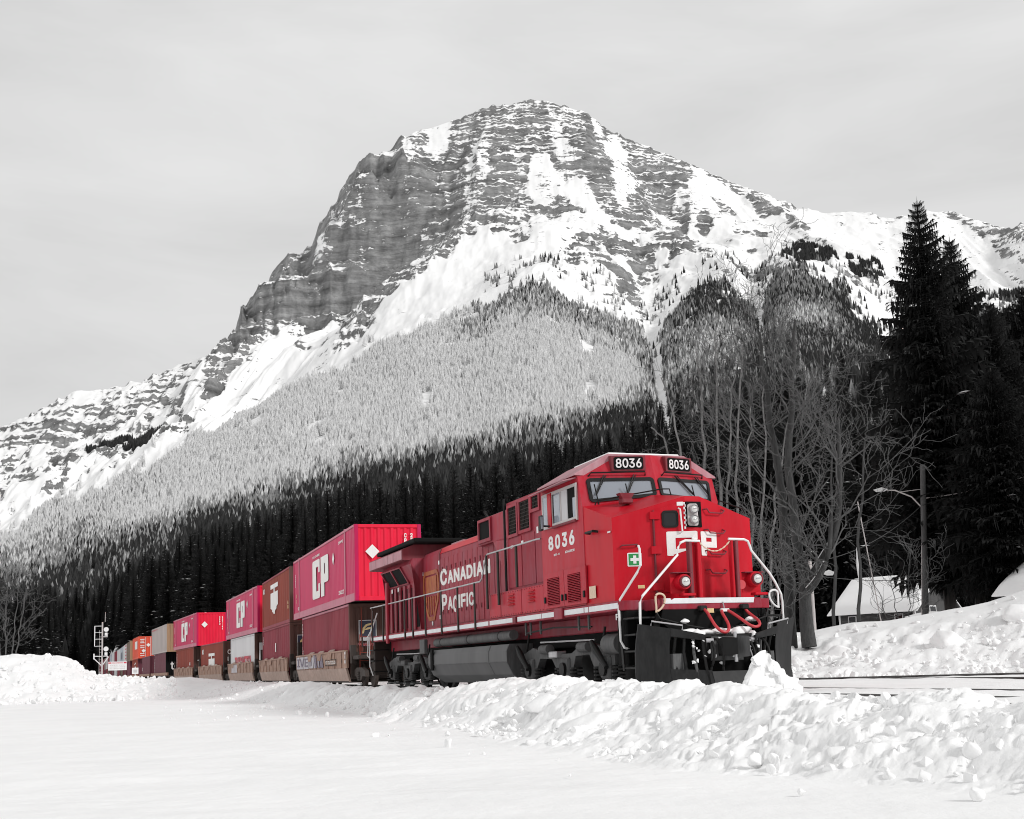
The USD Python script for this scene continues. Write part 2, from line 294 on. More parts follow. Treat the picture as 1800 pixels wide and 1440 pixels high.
def ridged(x, y, seed, oct=4):
    a, w, tot = 0.0, 1.0, 0.0
    for o in range(oct):
        a = a + w * (1 - np.abs(2 * meshkit.noise(np.stack([x * 2 ** o, y * 2 ** o, np.full_like(x, 0.37 * o)], -1), seed + o) - 1)); tot += w; w *= 0.5
    return a / tot

RIDGE_R = 3000.0
def train_range(az):
    """How far out the railway runs at this azimuth."""
    t = np.radians(az); dx, dy = np.sin(t), np.cos(t)
    den = CT * dx + ST * dy                       # v along the ray: -10.74 + r * den
    return np.where(den > 1e-4, 10.74 / np.maximum(den, 1e-4), 1e4)
def slope_start(az):
    r = np.clip(train_range(az) + 14, 112, 500)
    return np.where(az < -20.4, np.interp(az, [-60, -24, -21.3, -20.4], [150, 190, 300, 500]), r)

def far_profile(az, r):
    """Height of the valley side and the mountain, smooth: piecewise in range, interpolated in elevation."""
    r0 = slope_start(az); r1 = np.maximum(r0 + 260, 470)
    sky, fo, cb, bd = tab(SKY, az), tab(FOR, az), tab(CB, az), tab(BAND, az)
    cb = np.minimum(cb, sky - 0.008)
    fo = np.minimum(fo, cb - 0.012)
    t1 = np.minimum(np.maximum(bd - 22.0 / r1, 0.012), fo * 0.75)
    left = sstep(-az, 2.5, 5.0) * sstep(az, -14.2, -12.6)          # the cliffs of the left buttress
    rc = 2600 + 40 * left; rd = 2720 + 20 * left
    td = cb + (sky - cb) * (0.38 + 0.5 * left)
    rf = 1800 + 0 * az
    z = np.zeros_like(r) + 0.3
    knots = [(r0, 0.3 / r0), (r1, t1), (rf, fo), (rc, cb), (rd, td), (RIDGE_R + 0 * az, sky)]
    for (ra, ta), (rb, tb) in zip(knots[:-1], knots[1:]):
        u = np.clip((r - ra) / (rb - ra), 0, 1)
        t = ta + (tb - ta) * u
        z = np.where(r >= ra, r * t + (0.306 if ra is not r0 else 0.0) * u, z)
    zr = RIDGE_R * sky
    return np.where(r > RIDGE_R, zr - (r - RIDGE_R) * 0.55, z)

CREST = np.array([(-90, 0.12), (-14, 0.12), (-12, 0.11), (-10, 0.14), (-8.8, 0.15), (-7.6, 0.15), (-7, 0.13), (-6.3, 0.17), (-5.6, 0.2), (-4.6, 0.25), (-4.1, 0.27), (-3, 0.14), (-2.5, 0.17), (-1.3, 0.31), (-0.4, 0.27), (1.6, 0.2), (3.4, 0.15), (6, 0.11), (9, 0.07), (13, 0.07), (24, 0.18), (40, 0.24), (56, 0.29), (79, 0.58), (120, 0.5), (219, 0.45), (900, 0.4)])
FOOT = np.array([(-90,-4.8),(-13.4,-4.9),(-12,-5.2),(-10.9,-5.5),(-9.3,-5.85),(-5.7,-5.7),(0,-5.2),(14,-4.6),(30,-6),(44,-8),(78,-9),(900,-10.)])
PILE = np.array([(-60,1.2),(-40,1.7),(-23.0,1.92),(-21.6,1.95),(-20.6,1.86),(-19.8,1.55),(-19.35,1.1),(-18.9,.8),(-18.0,.6),(-16,.45),(-14,.25),(60,.25)])
BANK = np.array([(-60,.1),(2,.1),(7,.6),(10,1.2),(12.4,1.5),(13.4,1.5),(15.3,1.76),(16.8,1.78),(18.7,1.96),(20.2,2.13),(21.1,2.25),(21.6,2.37),(22.6,2.6),(25,3.0),(32,3.2),(60,2.)])
def near_height(x, y):
    """(height, lumpiness) of the snow near the railway."""
    r = np.hypot(x, y); az = np.degrees(np.arctan2(x, y))
    v, s = local(x, y); vv = v - drift(s)
    zc, vf = np.interp(s, CREST[:, 0], CREST[:, 1]), np.interp(s, FOOT[:, 0], FOOT[:, 1])
    wig = (noise2(x / 1.7, y / 1.7, 11, 3) - 0.5) * 1.6
    vf = vf + wig * np.clip((16 - s) / 10, 0, 1)
    flat = -0.35 + 0.05 * (noise2(x / 9, y / 9, 3, 2) - 0.5)
    up = sstep(vv, vf, -3.5)
    left = flat + (zc - flat) * up
    dn = sstep(vv, -3.45, np.where(s < 14, -2.15, -1.9))
    bed = np.where(s < -1.0, -0.022, -0.13)
    left = left * (1 - dn) + bed * dn
    lump = sstep(vv, vf - 0.3, vf + 0.9) * (1 - sstep(vv, -3.0, -2.2)) * np.clip((40 - s) / 22, 0.25, 1)
    right = -0.03 + 0.05 * (noise2(x / 5, y / 5, 5, 3) - 0.5)
    z = np.where(vv < -1.9, left, np.where(vv < 2.2, bed + (-0.03 - bed) * sstep(vv, 1.2, 2.2), right))
    # bank of ploughed snow beyond the tracks on the right
    bk = np.interp(az, BANK[:, 0], BANK[:, 1]); ok = (vv > 3.2)
    rf = np.interp(az, [0, 12, 24, 40], [41, 38.0, 36.5, 36])
    rise = sstep(r, rf, rf + 9.0)
    z = np.where(ok, z + (bk - z) * rise, z)
    lump = np.maximum(lump, np.where(ok, sstep(r, rf - 0.5, rf + 1.5) * (1 - sstep(r, rf + 5.0, rf + 7.5)) * np.clip(bk, 0, 1), 0))
    # heap on the far left
    ph = np.interp(az, PILE[:, 0], PILE[:, 1]); pm = sstep(r, 58, 71) * (1 - sstep(r, 78, 92)) * (vv < -4)
    z = np.where(pm > 0, np.maximum(z, z + (ph - z) * pm), z)
    lump = np.maximum(lump, np.where(vv < -4, sstep(r, 57, 61) * (1 - sstep(r, 84, 92)) * sstep(-az, 14, 17), 0))
    return z, lump

def clumps(x, y, cell, seed, rad=(0.35, 0.75), dens=0.8):
    """Rounded broken blocks of snow: the highest of the domes of a jittered grid."""
    out = np.zeros_like(x); cx, cy = np.floor(x / cell), np.floor(y / cell)
    for i in (-1, 0, 1):
        for j in (-1, 0, 1):
            gx, gy = cx + i, cy + j
            h = [((np.sin(gx * 127.1 + gy * 311.7 + seed * 17.3 + k * 74.7) * 43758.5453) % 1.0) for k in range(5)]
            px, py = (gx + h[0]) * cell, (gy + h[1]) * cell
            R = cell * (rad[0] + (rad[1] - rad[0]) * h[2]); a = h[3] * 3.14
            dx, dy = x - px, y - py
            u, w = dx * np.cos(a) + dy * np.sin(a), (-dx * np.sin(a) + dy * np.cos(a)) * 1.35
            q = np.clip(1 - (np.abs(u) ** 2.6 + np.abs(w) ** 2.6) / R ** 2.6, 0, 1) ** 0.5 * R * (0.75 + 0.35 * u / R)
            out = np.maximum(out, np.where(h[4] < dens, q, 0))
    return out

def shards(x, y, cell, seed, tilt=1.1):
    """Broken slabs: each cell of a jittered grid is a small tilted plane at its own height."""
    best = np.full_like(x, 1e9); out = np.zeros_like(x); cx, cy = np.floor(x / cell), np.floor(y / cell)
    for i in (-1, 0, 1):
        for j in (-1, 0, 1):
            gx, gy = cx + i, cy + j
            h = [((np.sin(gx * 127.1 + gy * 311.7 + seed * 17.3 + k * 74.7) * 43758.5453) % 1.0) for k in range(5)]
            dx, dy = x - (gx + h[0]) * cell, y - (gy + h[1]) * cell
            d = dx * dx + dy * dy * (0.6 + h[4]); hit = d < best
            out = np.where(hit, (h[2] - .5) * cell + tilt * ((h[3] - .5) * dx + (h[4] - .5) * dy), out); best = np.minimum(best, d)
    return out

def terrain(x, y):
    """Height everywhere, without the fine lumps."""
    r = np.hypot(x, y); az = np.degrees(np.arctan2(x, y))
    zn, lump = near_height(x, y)
    zf = far_profile(np.clip(az, -60, 60), np.maximum(r, 1.0)) * (np.abs(az) < 90)
    r0 = slope_start(az); m = sstep(r, r0 - 4, r0 + 8)
    z = zn * (1 - m) + np.maximum(zf, zn * 0.3) * m
    return z, lump

# ------------------------------------------------------------------ near snow: one sheet, fine in front, coarse around and to the horizon
def snow_sheet():
    a0 = np.radians(np.concatenate([np.linspace(-180, -60, 25)[:-1], np.linspace(-60, -27, 40)[:-1], np.linspace(-27, 26, 445), np.linspace(26, 60, 40)[1:], np.linspace(60, 180, 25)[1:]]))
    rr = np.concatenate([[0.02, 1, 2, 3], np.geomspace(4, 9, 60)[:-1], np.geomspace(9, 32, 370)[:-1], np.geomspace(32, 95, 185)[:-1], np.geomspace(95, 436, 110)])
    A, R = np.meshgrid(a0, rr); x, y = R * np.sin(A), R * np.cos(A)
    z, lump = terrain(x, y)
    near = R < 100
    n1 = ridged(x / 1.7, y / 1.7, 41, 4); wx, wy = 0.25 * (noise2(x / .5, y / .5, 44, 3) - .5), 0.25 * (noise2(x / .5, y / .5, 45, 3) - .5)
    big = clumps(x + wx, y + wy, 1.25, 1, (0.22, 0.55), 0.5)
    fin = np.clip((46 - R) / 22, 0.0, 1)
    add = 0.16 * big + 0.12 * shards(x + wx, y + wy, .55, 2) + 0.20 * shards(x + .6 * wx, y + .6 * wy, .25, 3) + 0.24 * fin * shards(x + .3 * wx, y + .3 * wy, .11, 4)
    add = add + 0.34 * (noise2(x / 0.8, y / 0.8, 43, 6) - 0.5) + 0.16 * (n1 - 0.6) + .02
    z = z + np.where(near, lump * add, 0)
    calm = (noise2(x / 2.2, y / 2.2, 61, 4) - 0.5) * 0.07 + (noise2(x / 0.35, y / 0.35, 71, 3) - 0.5) * 0.018
    rut = noise2(x / 3.5 + y * 0.12, y / 0.42, 73, 3)
    z = z + np.where(R < 60, (1 - lump) * (calm + 0.034 * (rut - 0.5)), 0)
    n, m = len(rr), len(a0)
    i, j = np.meshgrid(np.arange(n - 1), np.arange(m - 1), indexing='ij'); q = i * m + j
    f = np.stack([q, q + 1, q + m + 1, q + m], -1).reshape(-1, 4)
    V = np.stack([x, y, z], -1).reshape(-1, 3)
    # beyond the mountain's sector the plain runs on to the horizon
    a1 = np.radians(np.concatenate([np.linspace(60, 300, 61)])); r1 = np.array([430, 700, 1200, 2500, 6000.])
    A1, R1 = np.meshgrid(a1, r1); k = len(V)
    V = np.vstack([V, np.stack([R1 * np.sin(A1), R1 * np.cos(A1), np.full_like(A1, -0.4)], -1).reshape(-1, 3)])
    i, j = np.meshgrid(np.arange(4), np.arange(60), indexing='ij'); q = k + i * 61 + j
    f = np.vstack([f, np.stack([q, q + 1, q + 62, q + 61], -1).reshape(-1, 4)])
    return V, f[:, [0, 3, 2, 1]]
obj('snow_ground', snow_sheet(), 'snow', smooth=True, kind='structure')

# ------------------------------------------------------------------ the mountain
def mountain():
    az = np.concatenate([np.linspace(-60, -25, 36)[:-1], np.linspace(-25, 25.5, 960), np.linspace(25.5, 60, 36)[1:]])
    rr = np.concatenate([np.linspace(428, 1700, 130)[:-1], np.linspace(1700, 2590, 165)[:-1], np.linspace(2590, 2790, 165)[:-1], np.linspace(2790, RIDGE_R, 110), [RIDGE_R + 8, RIDGE_R + 25, RIDGE_R + 60, RIDGE_R + 140, RIDGE_R + 300, RIDGE_R + 600, RIDGE_R + 1000]])
    A, R = np.meshgrid(az, rr)
    X = np.radians(A) * 2700.0
    z0 = far_profile(A, R); t = z0 / R; cb, sk, fo = tab(CB, A), tab(SKY, A), tab(FOR, A)
    lean = 0.38 * (R - RIDGE_R) * np.tanh((A - 0.5) / 7.0)             # gullies fan out from the summit
    warp = (noise2(X / 420, R / 520, 5, 4) - 0.5) * 300
    U = X + lean + warp
    rib = ridged(U / 150, R / 1300 + 3, 21, 2)
    rib2 = ridged((X + lean + warp * 0.5) / 74, R / 520, 31, 3)
    blob = noise2(X / 190, R / 380, 35, 5)
    cliff = sstep(-A, 3.4, 5.2) * sstep(A, -13.6, -12.7) * sstep(t, cb - 0.010, cb + 0.006)
    cliff = np.clip(cliff + 0.8 * np.exp(-((A + 4.0) / 2.2) ** 2) * sstep(blob, .42, .6) * sstep(t, cb - .02, cb), 0, 1)
    cliff = cliff * (.35 + .65 * sstep(noise2(X / 120, z0 / 85, 36, 4), .40, .56))
    up = sstep(R, 1650, 2050); end = 1 - sstep(R, RIDGE_R - 240, RIDGE_R - 10) * 0.70
    hi = sstep(t, fo + 0.030, fo + 0.070)
    rib3 = ridged((X + lean * .8 + warp * .4) / 118, R / 430 + .4 * noise2(X / 90, R / 220, 39, 2), 33, 3)
    out = 0.72 * rib + 0.62 * rib3 + 0.30 * rib2 + 0.30 * (blob - 0.5) + 0.75 * (noise2(X / 46, R / 105, 37, 4) - 0.5)
    out = out + 0.22 * (hi - 0.8) + 0.22 * np.exp(-((A - 1.6) / 3.6) ** 2) * np.exp(-((sk - t - 0.030) / 0.014) ** 2) - 0.12 * np.exp(-((A - 1.0) / 4.5) ** 2) * np.exp(-((t - cb + .06) / 0.035) ** 2)
    out = out - 0.10 * sstep(A, 12, 16) - 0.05 * sstep(-A, 13, 15)
    _q = np.quantile(out[(R > 2350) & (R < RIDGE_R) & (A > -3) & (A < 22)], [.42, .66])
    oc = np.maximum(sstep(out, _q[0], _q[1]), cliff)
    z = z0 + up * end * (1 - .45 * cliff) * (105 * (rib - 0.62) + 46 * (rib2 - 0.6) + 60 * (blob - 0.5))
    z = z + (1 - up) * sstep(R, 500, 800) * 16 * (noise2(X / 130, R / 180, 51, 3) - 0.5)
    flute = ridged(X / 52 + warp / 200, z0 / 420, 45, 3)
    flute2 = ridged(X / 21 + warp / 120, z0 / 300, 47, 2)
    z = z + cliff * (.35 + .65 * end) * (62 * (flute - 0.6) + 30 * (flute2 - .6) + 60 * (noise2(X / 130, z0 / 110, 46, 3) - .5))
    z = z + cliff * (.3 + .7 * end) * (60 * (noise2(X / 48, z0 / 60, 49, 4) - .5) + 26 * (ridged(X / 26, z0 / 26, 50, 3) - .6))
    wc = (z + 0.10 * X + 60 * (noise2(X / 200, z0 / 200, 48, 3) - .5)) / 120; fc = wc - np.floor(wc)
    z = z + cliff * (np.where(fc < .5, .12 * fc / .5, .12 + .88 * (fc - .5) / .5) - fc) * 95
    # beds of rock: ledges and steps of uneven height
    bend = 90 * (noise2(X / 520, R / 640, 61, 3) - 0.5) + 0.06 * X
    for lam, seed, k in ((44.0, 71, .85), (16.0, 75, .75)):
        w = (z + bend) / lam + 1.1 * (noise2(X / 150, R / 320, seed, 3) - 0.5) + 0.5 * (noise2(X / 45, R / 110, seed + 3, 2) - 0.5); fl = np.floor(w); fr = w - fl
        e = 0.45 + 0.3 * ((np.sin(fl * 12.9898 + seed) * 43758.5453) % 1.0)
        sharp = np.where(fr < e, 0.30 * fr / e, 0.30 + 0.70 * (fr - e) / (1 - e))
        z = z + (sharp - fr) * lam * up * end * np.clip(oc * 0.95 + .06, 0, 1) * k * (1 - .45 * cliff)
    fine = 15 * (ridged(X / 24, R / 130, 91, 3) - 0.6) + 9 * (noise2(X / 13, R / 34, 93, 3) - 0.5)
    z = z + up * fine * (.25 + .75 * oc)
    sel = (R > 2450) & (R <= RIDGE_R + 30)
    tm = np.max(np.where(sel, z / R, 0), axis=0); want = tab(SKY, az)
    qq = np.arange(-60, 60.001, .05); rt = np.interp(qq, az, want / tm); n_ = np.arange(-24, 25) * .05; k_ = np.exp(-(n_ / .42) ** 2); k_ /= k_.sum()
    tm = want / np.interp(az, qq, np.convolve(np.pad(rt, 24, mode='edge'), k_, 'valid'))
    z = z * (1 + (want / tm - 1)[None, :] * sstep(R, 2300, 2850))
    x, y = R * np.sin(np.radians(A)), R * np.cos(np.radians(A))
    P = np.stack([x, y, z], -1)
    nrm = np.cross(np.gradient(P, axis=1), np.gradient(P, axis=0)); nrm /= np.linalg.norm(nrm, axis=-1, keepdims=True)
    nz = np.abs(nrm[..., 2])
    steep = sstep(-nz, -0.86, -0.56)
    chute = ridged((X + lean + warp * .4) / 66, R / 900, 97, 2)
    rock = oc * (-0.08 + 0.78 * steep) + (1 - oc) * (sstep(-nz, -0.70, -0.45) * 0.50 - 0.30 + .14 * sstep(t, cb - .05, cb)) + cliff * (0.03 + .34 * sstep(-nz, -.8, -.5)) + (noise2(X / 30, R / 75, 95, 4) - 0.5) * 0.8
    rock = rock - (1 - .85 * cliff) * .50 * sstep(-chute, -.48, -.30)
    rock = rock * up - (1 - up)
    n, m = A.shape
    i, j = np.meshgrid(np.arange(n - 1), np.arange(m - 1), indexing='ij'); q = i * m + j
    f = np.stack([q, q + 1, q + m + 1, q + m], -1).reshape(-1, 4)[:, [0, 3, 2, 1]]
    return P.reshape(-1, 3), f, rock.ravel(), P, az, rr
MV, MF, MROCK, MP, MAZ, MRR = mountain()
MAT['mountain_look'] = usdkit.material(stage, '/World/Looks/mountain_look', {
    'a': ('attribute', {'attribute': 'rock'}), 'g': ('geometry', {}),
    'm1': ('mapping', {'scale': (0.026, 0.026, 0.11)}), 'n1': ('noise_texture', {'scale': 1.0, 'detail': 8.0, 'roughness': 0.62, 'distortion': 0.6}),
    'n2': ('noise_texture', {'scale': 0.095, 'detail': 8.0, 'roughness': 0.68}),
    'sum': ('math', {'math_type': 'add'}), 'sum2': ('math', {'math_type': 'add'}),
    's1': ('math', {'math_type': 'multiply_add', 'value2': 2.3, 'value3': -1.12}), 's2': ('math', {'math_type': 'multiply_add', 'value2': 2.1, 'value3': -1.03}),
    'th': ('map_range', {'range_type': 'smoothstep', 'from_min': 0.34, 'from_max': 0.46, 'to_min': 0.0, 'to_max': 1.0, 'clamp': True}),
    'n3': ('noise_texture', {'scale': 0.03, 'detail': 9.0, 'roughness': 0.65}), 'm4': ('mapping', {'scale': (0.002, 0.002, 0.055)}), 'n4': ('noise_texture', {'scale': 1.0, 'detail': 5.0, 'roughness': 0.6, 'distortion': 0.3}), 'h4': ('mix_float', {'fac': 0.45}),
    'rc': ('rgb_ramp', {'ramp': [(0.33, (0.085,) * 3), (0.5, (0.23,) * 3), (0.66, (0.40,) * 3)]}),
    'mix': ('mix', {'color1': (0.84, 0.84, 0.84)}), 'rh': ('math', {'math_type': 'multiply'}), 'b': ('bump', {'strength': 0.9, 'distance': 13.0}),
    'p': ('principled_bsdf', {'roughness': 0.9, 'specular_ior_level': 0.1})},
    [('g.position', 'm1.vector'), ('m1.vector', 'n1.vector'), ('g.position', 'n2.vector'), ('g.position', 'n3.vector'), ('n1.fac', 's1.value1'), ('n2.fac', 's2.value1'),
     ('a.fac', 'sum.value1'), ('s1.value', 'sum.value2'), ('sum.value', 'sum2.value1'), ('s2.value', 'sum2.value2'), ('sum2.value', 'th.value'),
     ('g.position', 'm4.vector'), ('m4.vector', 'n4.vector'), ('n3.fac', 'h4.a'), ('n4.fac', 'h4.b'), ('h4.result', 'rc.fac'), ('rc.color', 'mix.color2'), ('th.result', 'mix.fac'), ('mix.color', 'p.base_color'), ('n1.fac', 'rh.value1'), ('th.result', 'rh.value2'), ('rh.value', 'b.height'), ('b.normal', 'p.normal')], surface='p.BSDF')
mt = obj('mountain', (MV, MF), 'mountain_look', smooth=True, kind='structure')
UsdGeom.PrimvarsAPI(mt).CreatePrimvar('rock', Sdf.ValueTypeNames.FloatArray, 'vertex').Set(Vt.FloatArray.FromNumpy(MROCK.astype(np.float32)))
def mountain_z(az, r):
    i = np.clip(np.searchsorted(MRR, r) - 1, 0, len(MRR) - 2); j = np.clip(np.searchsorted(MAZ, az) - 1, 0, len(MAZ) - 2)
    u, w = (r - MRR[i]) / (MRR[i + 1] - MRR[i]), (az - MAZ[j]) / (MAZ[j + 1] - MAZ[j])
    Z = MP[..., 2]
    return (Z[i, j] * (1 - u) + Z[i + 1, j] * u) * (1 - w) + (Z[i, j + 1] * (1 - u) + Z[i + 1, j + 1] * u) * w
# ------------------------------------------------------------------ the locomotive (v across, s back, z up from the rail)
loco = thing('locomotive', 'red diesel locomotive with a snow plough heading the container train', 'locomotive', (LX, LY, 0), TH)
NS, NK = -0.10, 0.30                                      # the nose is a shallow prow
def nose_s(v): return NS + NK * abs(v)
CS, CK, CTL = 1.20, 0.25, 0.35                            # the cab front: a prow that leans back
def cab_s(v, z): return CS + CK * abs(v) + CTL * (z - 3.6)
nosef = front(NS, NK); cabf = front(CS, CK, CTL, 3.6)

# frame, deck, side stripes
m = MB().bbox(-1.55, 1.55, -0.0, 19.42, 1.525, 1.705, 0.012); m.bbox(-1.05, 1.05, -0.55, 0.02, 1.50, 1.70, 0.012); m.bbox(-0.95, 0.95, 0.4, 19.2, 1.20, 1.53, 0.02)
obj('frame', m, 'loco_red_dusty', loco)
SEG = [(0.03, 1.34), (1.38, 1.56), (1.60, 2.58), (3.08, 3.84), (3.88, 5.34), (5.62, 7.25), (7.36, 8.26), (8.38, 9.66), (9.78, 11.14), (11.26, 12.7), (12.84, 14.06), (14.2, 14.96), (15.1, 17.08), (17.3, 17.66), (17.82, 19.12), (19.24, 19.40)]
for side_v in (-1, 1):
    for a, b in SEG:
        obj('reflective_stripe', MB().box(*sorted((side_v * 1.55, side_v * 1.556)), a, b, 1.565, 1.665), 'stripe_white', loco)
obj('front_stripe', MB().prism(Polygon([(-0.93, 1.605), (0.88, 1.605), (0.90, 1.70), (-0.72, 1.70), (-0.78, 1.665), (-0.80, 1.70), (-0.93, 1.70)]), front(-0.55), 0.002, 0.010), 'stripe_white', loco)
m = MB()
for v in (-0.05, 0.02): m.box(-0.72 + v, -0.6 + v, -0.563, -0.5601, 1.61, 1.66)
obj('jack_pad', MB().bbox(-1.60, -1.553, 2.61, 3.05, 1.50, 1.72, 0.01), 'loco_red_dusty', loco)
obj('jack_pad', MB().bbox(-1.59, -1.553, 5.38, 5.58, 1.54, 1.68, 0.01), 'loco_red_dark', loco)
obj('rear_post', MB().bbox(-1.60, -1.52, 17.05, 17.28, 1.42, 3.30, 0.02), 'loco_red_dusty', loco)
# nose
fp = [(0, 1.70), (-1.46, 1.70), (-1.46, 3.24), (-0.15, 3.61), (0.15, 3.61), (1.43, 3.255), (1.43, 1.70)]
rp = [(0, 1.70), (-1.49, 1.70), (-1.49, 3.62), (-0.15, 3.87), (0.15, 3.87), (1.47, 3.62), (1.47, 1.70)]
obj('nose', MB().loft([[(v, nose_s(v), z) for v, z in fp], [(v, 1.60, z) for v, z in rp]]), 'loco_red', loco)
door = Polygon([(-0.72, 1.84), (-0.155, 1.84), (-0.155, 3.53), (-0.72, 3.36)])
nd = obj('nose_door', MB().prism(door.buffer(-0.02).buffer(0.012), nosef, 0.001, 0.022), 'loco_red', loco)
obj('door_window', MB().prism(sbox(-0.585, 3.025, -0.295, 3.345).buffer(-0.07).buffer(0.07).difference(sbox(-0.55, 3.06, -0.33, 3.31).buffer(-0.05).buffer(0.05)), nosef, 0.022, 0.045), 'black_steel', nd)
obj('window_pane', MB().prism(sbox(-0.55, 3.06, -0.33, 3.31).buffer(-0.05).buffer(0.05), nosef, 0.022, 0.030), 'dark_glass', nd)
obj('hinge_strip', MB().prism(sbox(-0.745, 1.80, -0.725, 3.35), nosef, 0.001, 0.05), 'loco_red_dark', nd)
for z in (3.26, 2.62, 1.95):
    obj('hinge', MB().prism(sbox(-0.80, z - 0.07, -0.62, z + 0.07), nosef, 0.0, 0.06), 'loco_red', nd)
m = MB()
for k in range(11):
    m.prism(sbox(-0.185 + 0.025 * (k % 2), 3.0 + k * 0.045, -0.157 + 0.012 * (k % 2), 3.045 + k * 0.045), nosef, 0.022, 0.026)
m.prism(sbox(-0.30, 3.43, -0.19, 3.50), nosef, 0.022, 0.027)
obj('latch_marking', m, 'white_paint', nd)
m = MB().tube([(-0.275, nose_s(.275) - .03, 3.38), (-0.275, nose_s(.275) - .09, 3.36), (-0.255, nose_s(.255) - .09, 2.95), (-0.27, nose_s(.27) - .03, 2.92)], 0.016)
obj('door_handle', m, 'white_paint', nd)
# headlights
hl = obj('headlight_housing', MB().prism(sbox(-0.14, 3.03, 0.175, 3.505), nosef, 0.0, 0.03), 'deep_dark', loco)
obj('headlight_plate', MB().prism(sbox(-0.125, 3.05, 0.075, 3.46).buffer(-0.05).buffer(0.05), nosef, 0.03, 0.055), 'frame_grey', hl)
def lamp(name, v, s, z, r, parent, ring='bare_steel'):
    b = MB(); prof = [(0, 0.0), (r, 0.0), (r, -0.05), (r * 0.9, -0.055)]
    rings = []
    for q, d in [(r * 1.12, 0), (r * 1.12, -0.04), (r * 0.98, -0.05), (r * 0.96, -0.03)]:
        rings.append([(v + q * math.cos(t), s + d, z + q * math.sin(t)) for t in np.linspace(0, 2 * math.pi, 25)[:-1]])
    h = obj(name, b.loft(rings, caps=False), ring, parent)
    dome = MB()
    rs = [[(v + r * 0.97 * c * math.cos(t), s - 0.032 - 0.03 * (1 - c * c), z + r * 0.97 * c * math.sin(t)) for t in np.linspace(0, 2 * math.pi, 25)[:-1]] for c in (1, 0.8, 0.55, 0.25, 0.02)]
    obj('lens', dome.loft(rs), 'lens', parent, smooth=True)
    fil = MB().tube([(v - r * .5, s - 0.064, z), (v + r * .5, s - 0.064, z + .01)], 0.007, 5)
    obj('filament_bar', fil, 'bare_steel', parent)
for z in (3.355, 3.16): lamp('headlight_rim', -0.025, NS - 0.055, z, 0.075, hl)
# CP on the nose
for g in cp_nose(-0.515, 0.535, 2.505, 2.955): obj('logo_letter', MB().prism(g, nosef, 0.004, 0.010 if g.bounds[0] > 0 else 0.028), 'logo_white', loco)
# grab irons up the nose
for z in (3.335, 2.955, 2.565, 2.21):
    p = [(0.235, z + .03), (0.29, z + .035), (0.34, z - .03), (0.66, z - .03), (0.72, z + .02), (0.70, z + .05)]
    obj('grab_iron', MB().tube([(v, nose_s(v) - (0.01 if i in (0, 5) else 0.08), q) for i, (v, q) in enumerate(p)], 0.014), 'loco_red_dark', loco)
obj('grab_iron', MB().tube([(-1.33, nose_s(1.33) - .01, 2.70), (-1.33, nose_s(1.33) - .07, 2.72), (-1.05, nose_s(1.05) - .07, 2.73), (-1.05, nose_s(1.05) - .01, 2.70)], 0.014), 'loco_red_dark', loco)
fa = obj('first_aid_sign', MB().prism(sbox(-1.215, 2.335, -0.965, 2.585).buffer(-0.02).buffer(0.02), nosef, 0.001, 0.008), 'white_paint', loco)
obj('sign_face', MB().prism(sbox(-1.195, 2.355, -0.985, 2.565), nosef, 0.008, 0.012), 'signal_green', fa)
obj('cross', MB().prism(sbox(-1.117, 2.385, -1.063, 2.535).union(sbox(-1.165, 2.433, -1.015, 2.487)), nosef, 0.012, 0.016), 'white_paint', fa)
for q in ((-1.05, 1.93, -0.93, 1.99),):
    obj('warning_label', MB().prism(sbox(*q), nosef, 0.001, 0.006), 'yellow_label', loco)
obj('warning_label', MB().prism(sbox(-0.50, 2.98, -0.38, 3.0).buffer(0.005), side(-1.478), 0.001, 0.005), 'white_paint', loco)
# cab
cp2 = [(0, 1.72), (-1.5, 1.72), (-1.5, 3.6), (-1.485, 4.29), (-0.82, 4.65), (0, 4.66), (0.82, 4.65), (1.485, 4.29), (1.5, 3.6), (1.5, 1.72)]
fs = [(v, cab_s(v, max(z, 3.6)), z) for v, z in cp2]; rs = [(v, 3.82, z) for v, z in cp2]
b = MB(); V = fs + rs + [(0, CS, 3.6)]; n = len(cp2); F = []
for j in range(n): k = (j + 1) % n; F += [[j, k, k + n], [j, k + n, j + n]]
for j in range(1, n - 1): F += [[n, n + j, n + j + 1]]
for j in range(n): F += [[2 * n, (j + 1) % n, j]]
obj('cab', b.add(V, F), 'loco_red_mid', loco)
rf = [(-1.56, 4.262), (-0.83, 4.668), (0.83, 4.668), (1.56, 4.262), (1.55, 4.296), (0.84, 4.70), (-0.84, 4.70), (-1.55, 4.296)]
obj('cab_roof', MB().loft([[(v, cab_s(v, z) - 0.05, z) for v, z in rf], [(v, 3.85, z) for v, z in rf]]), 'loco_roof', loco)
obj('roof_snow', MB().bbox(-0.80, 0.78, 1.82, 3.6, 4.695, 4.745, 0.02), 'snow_soft', loco)
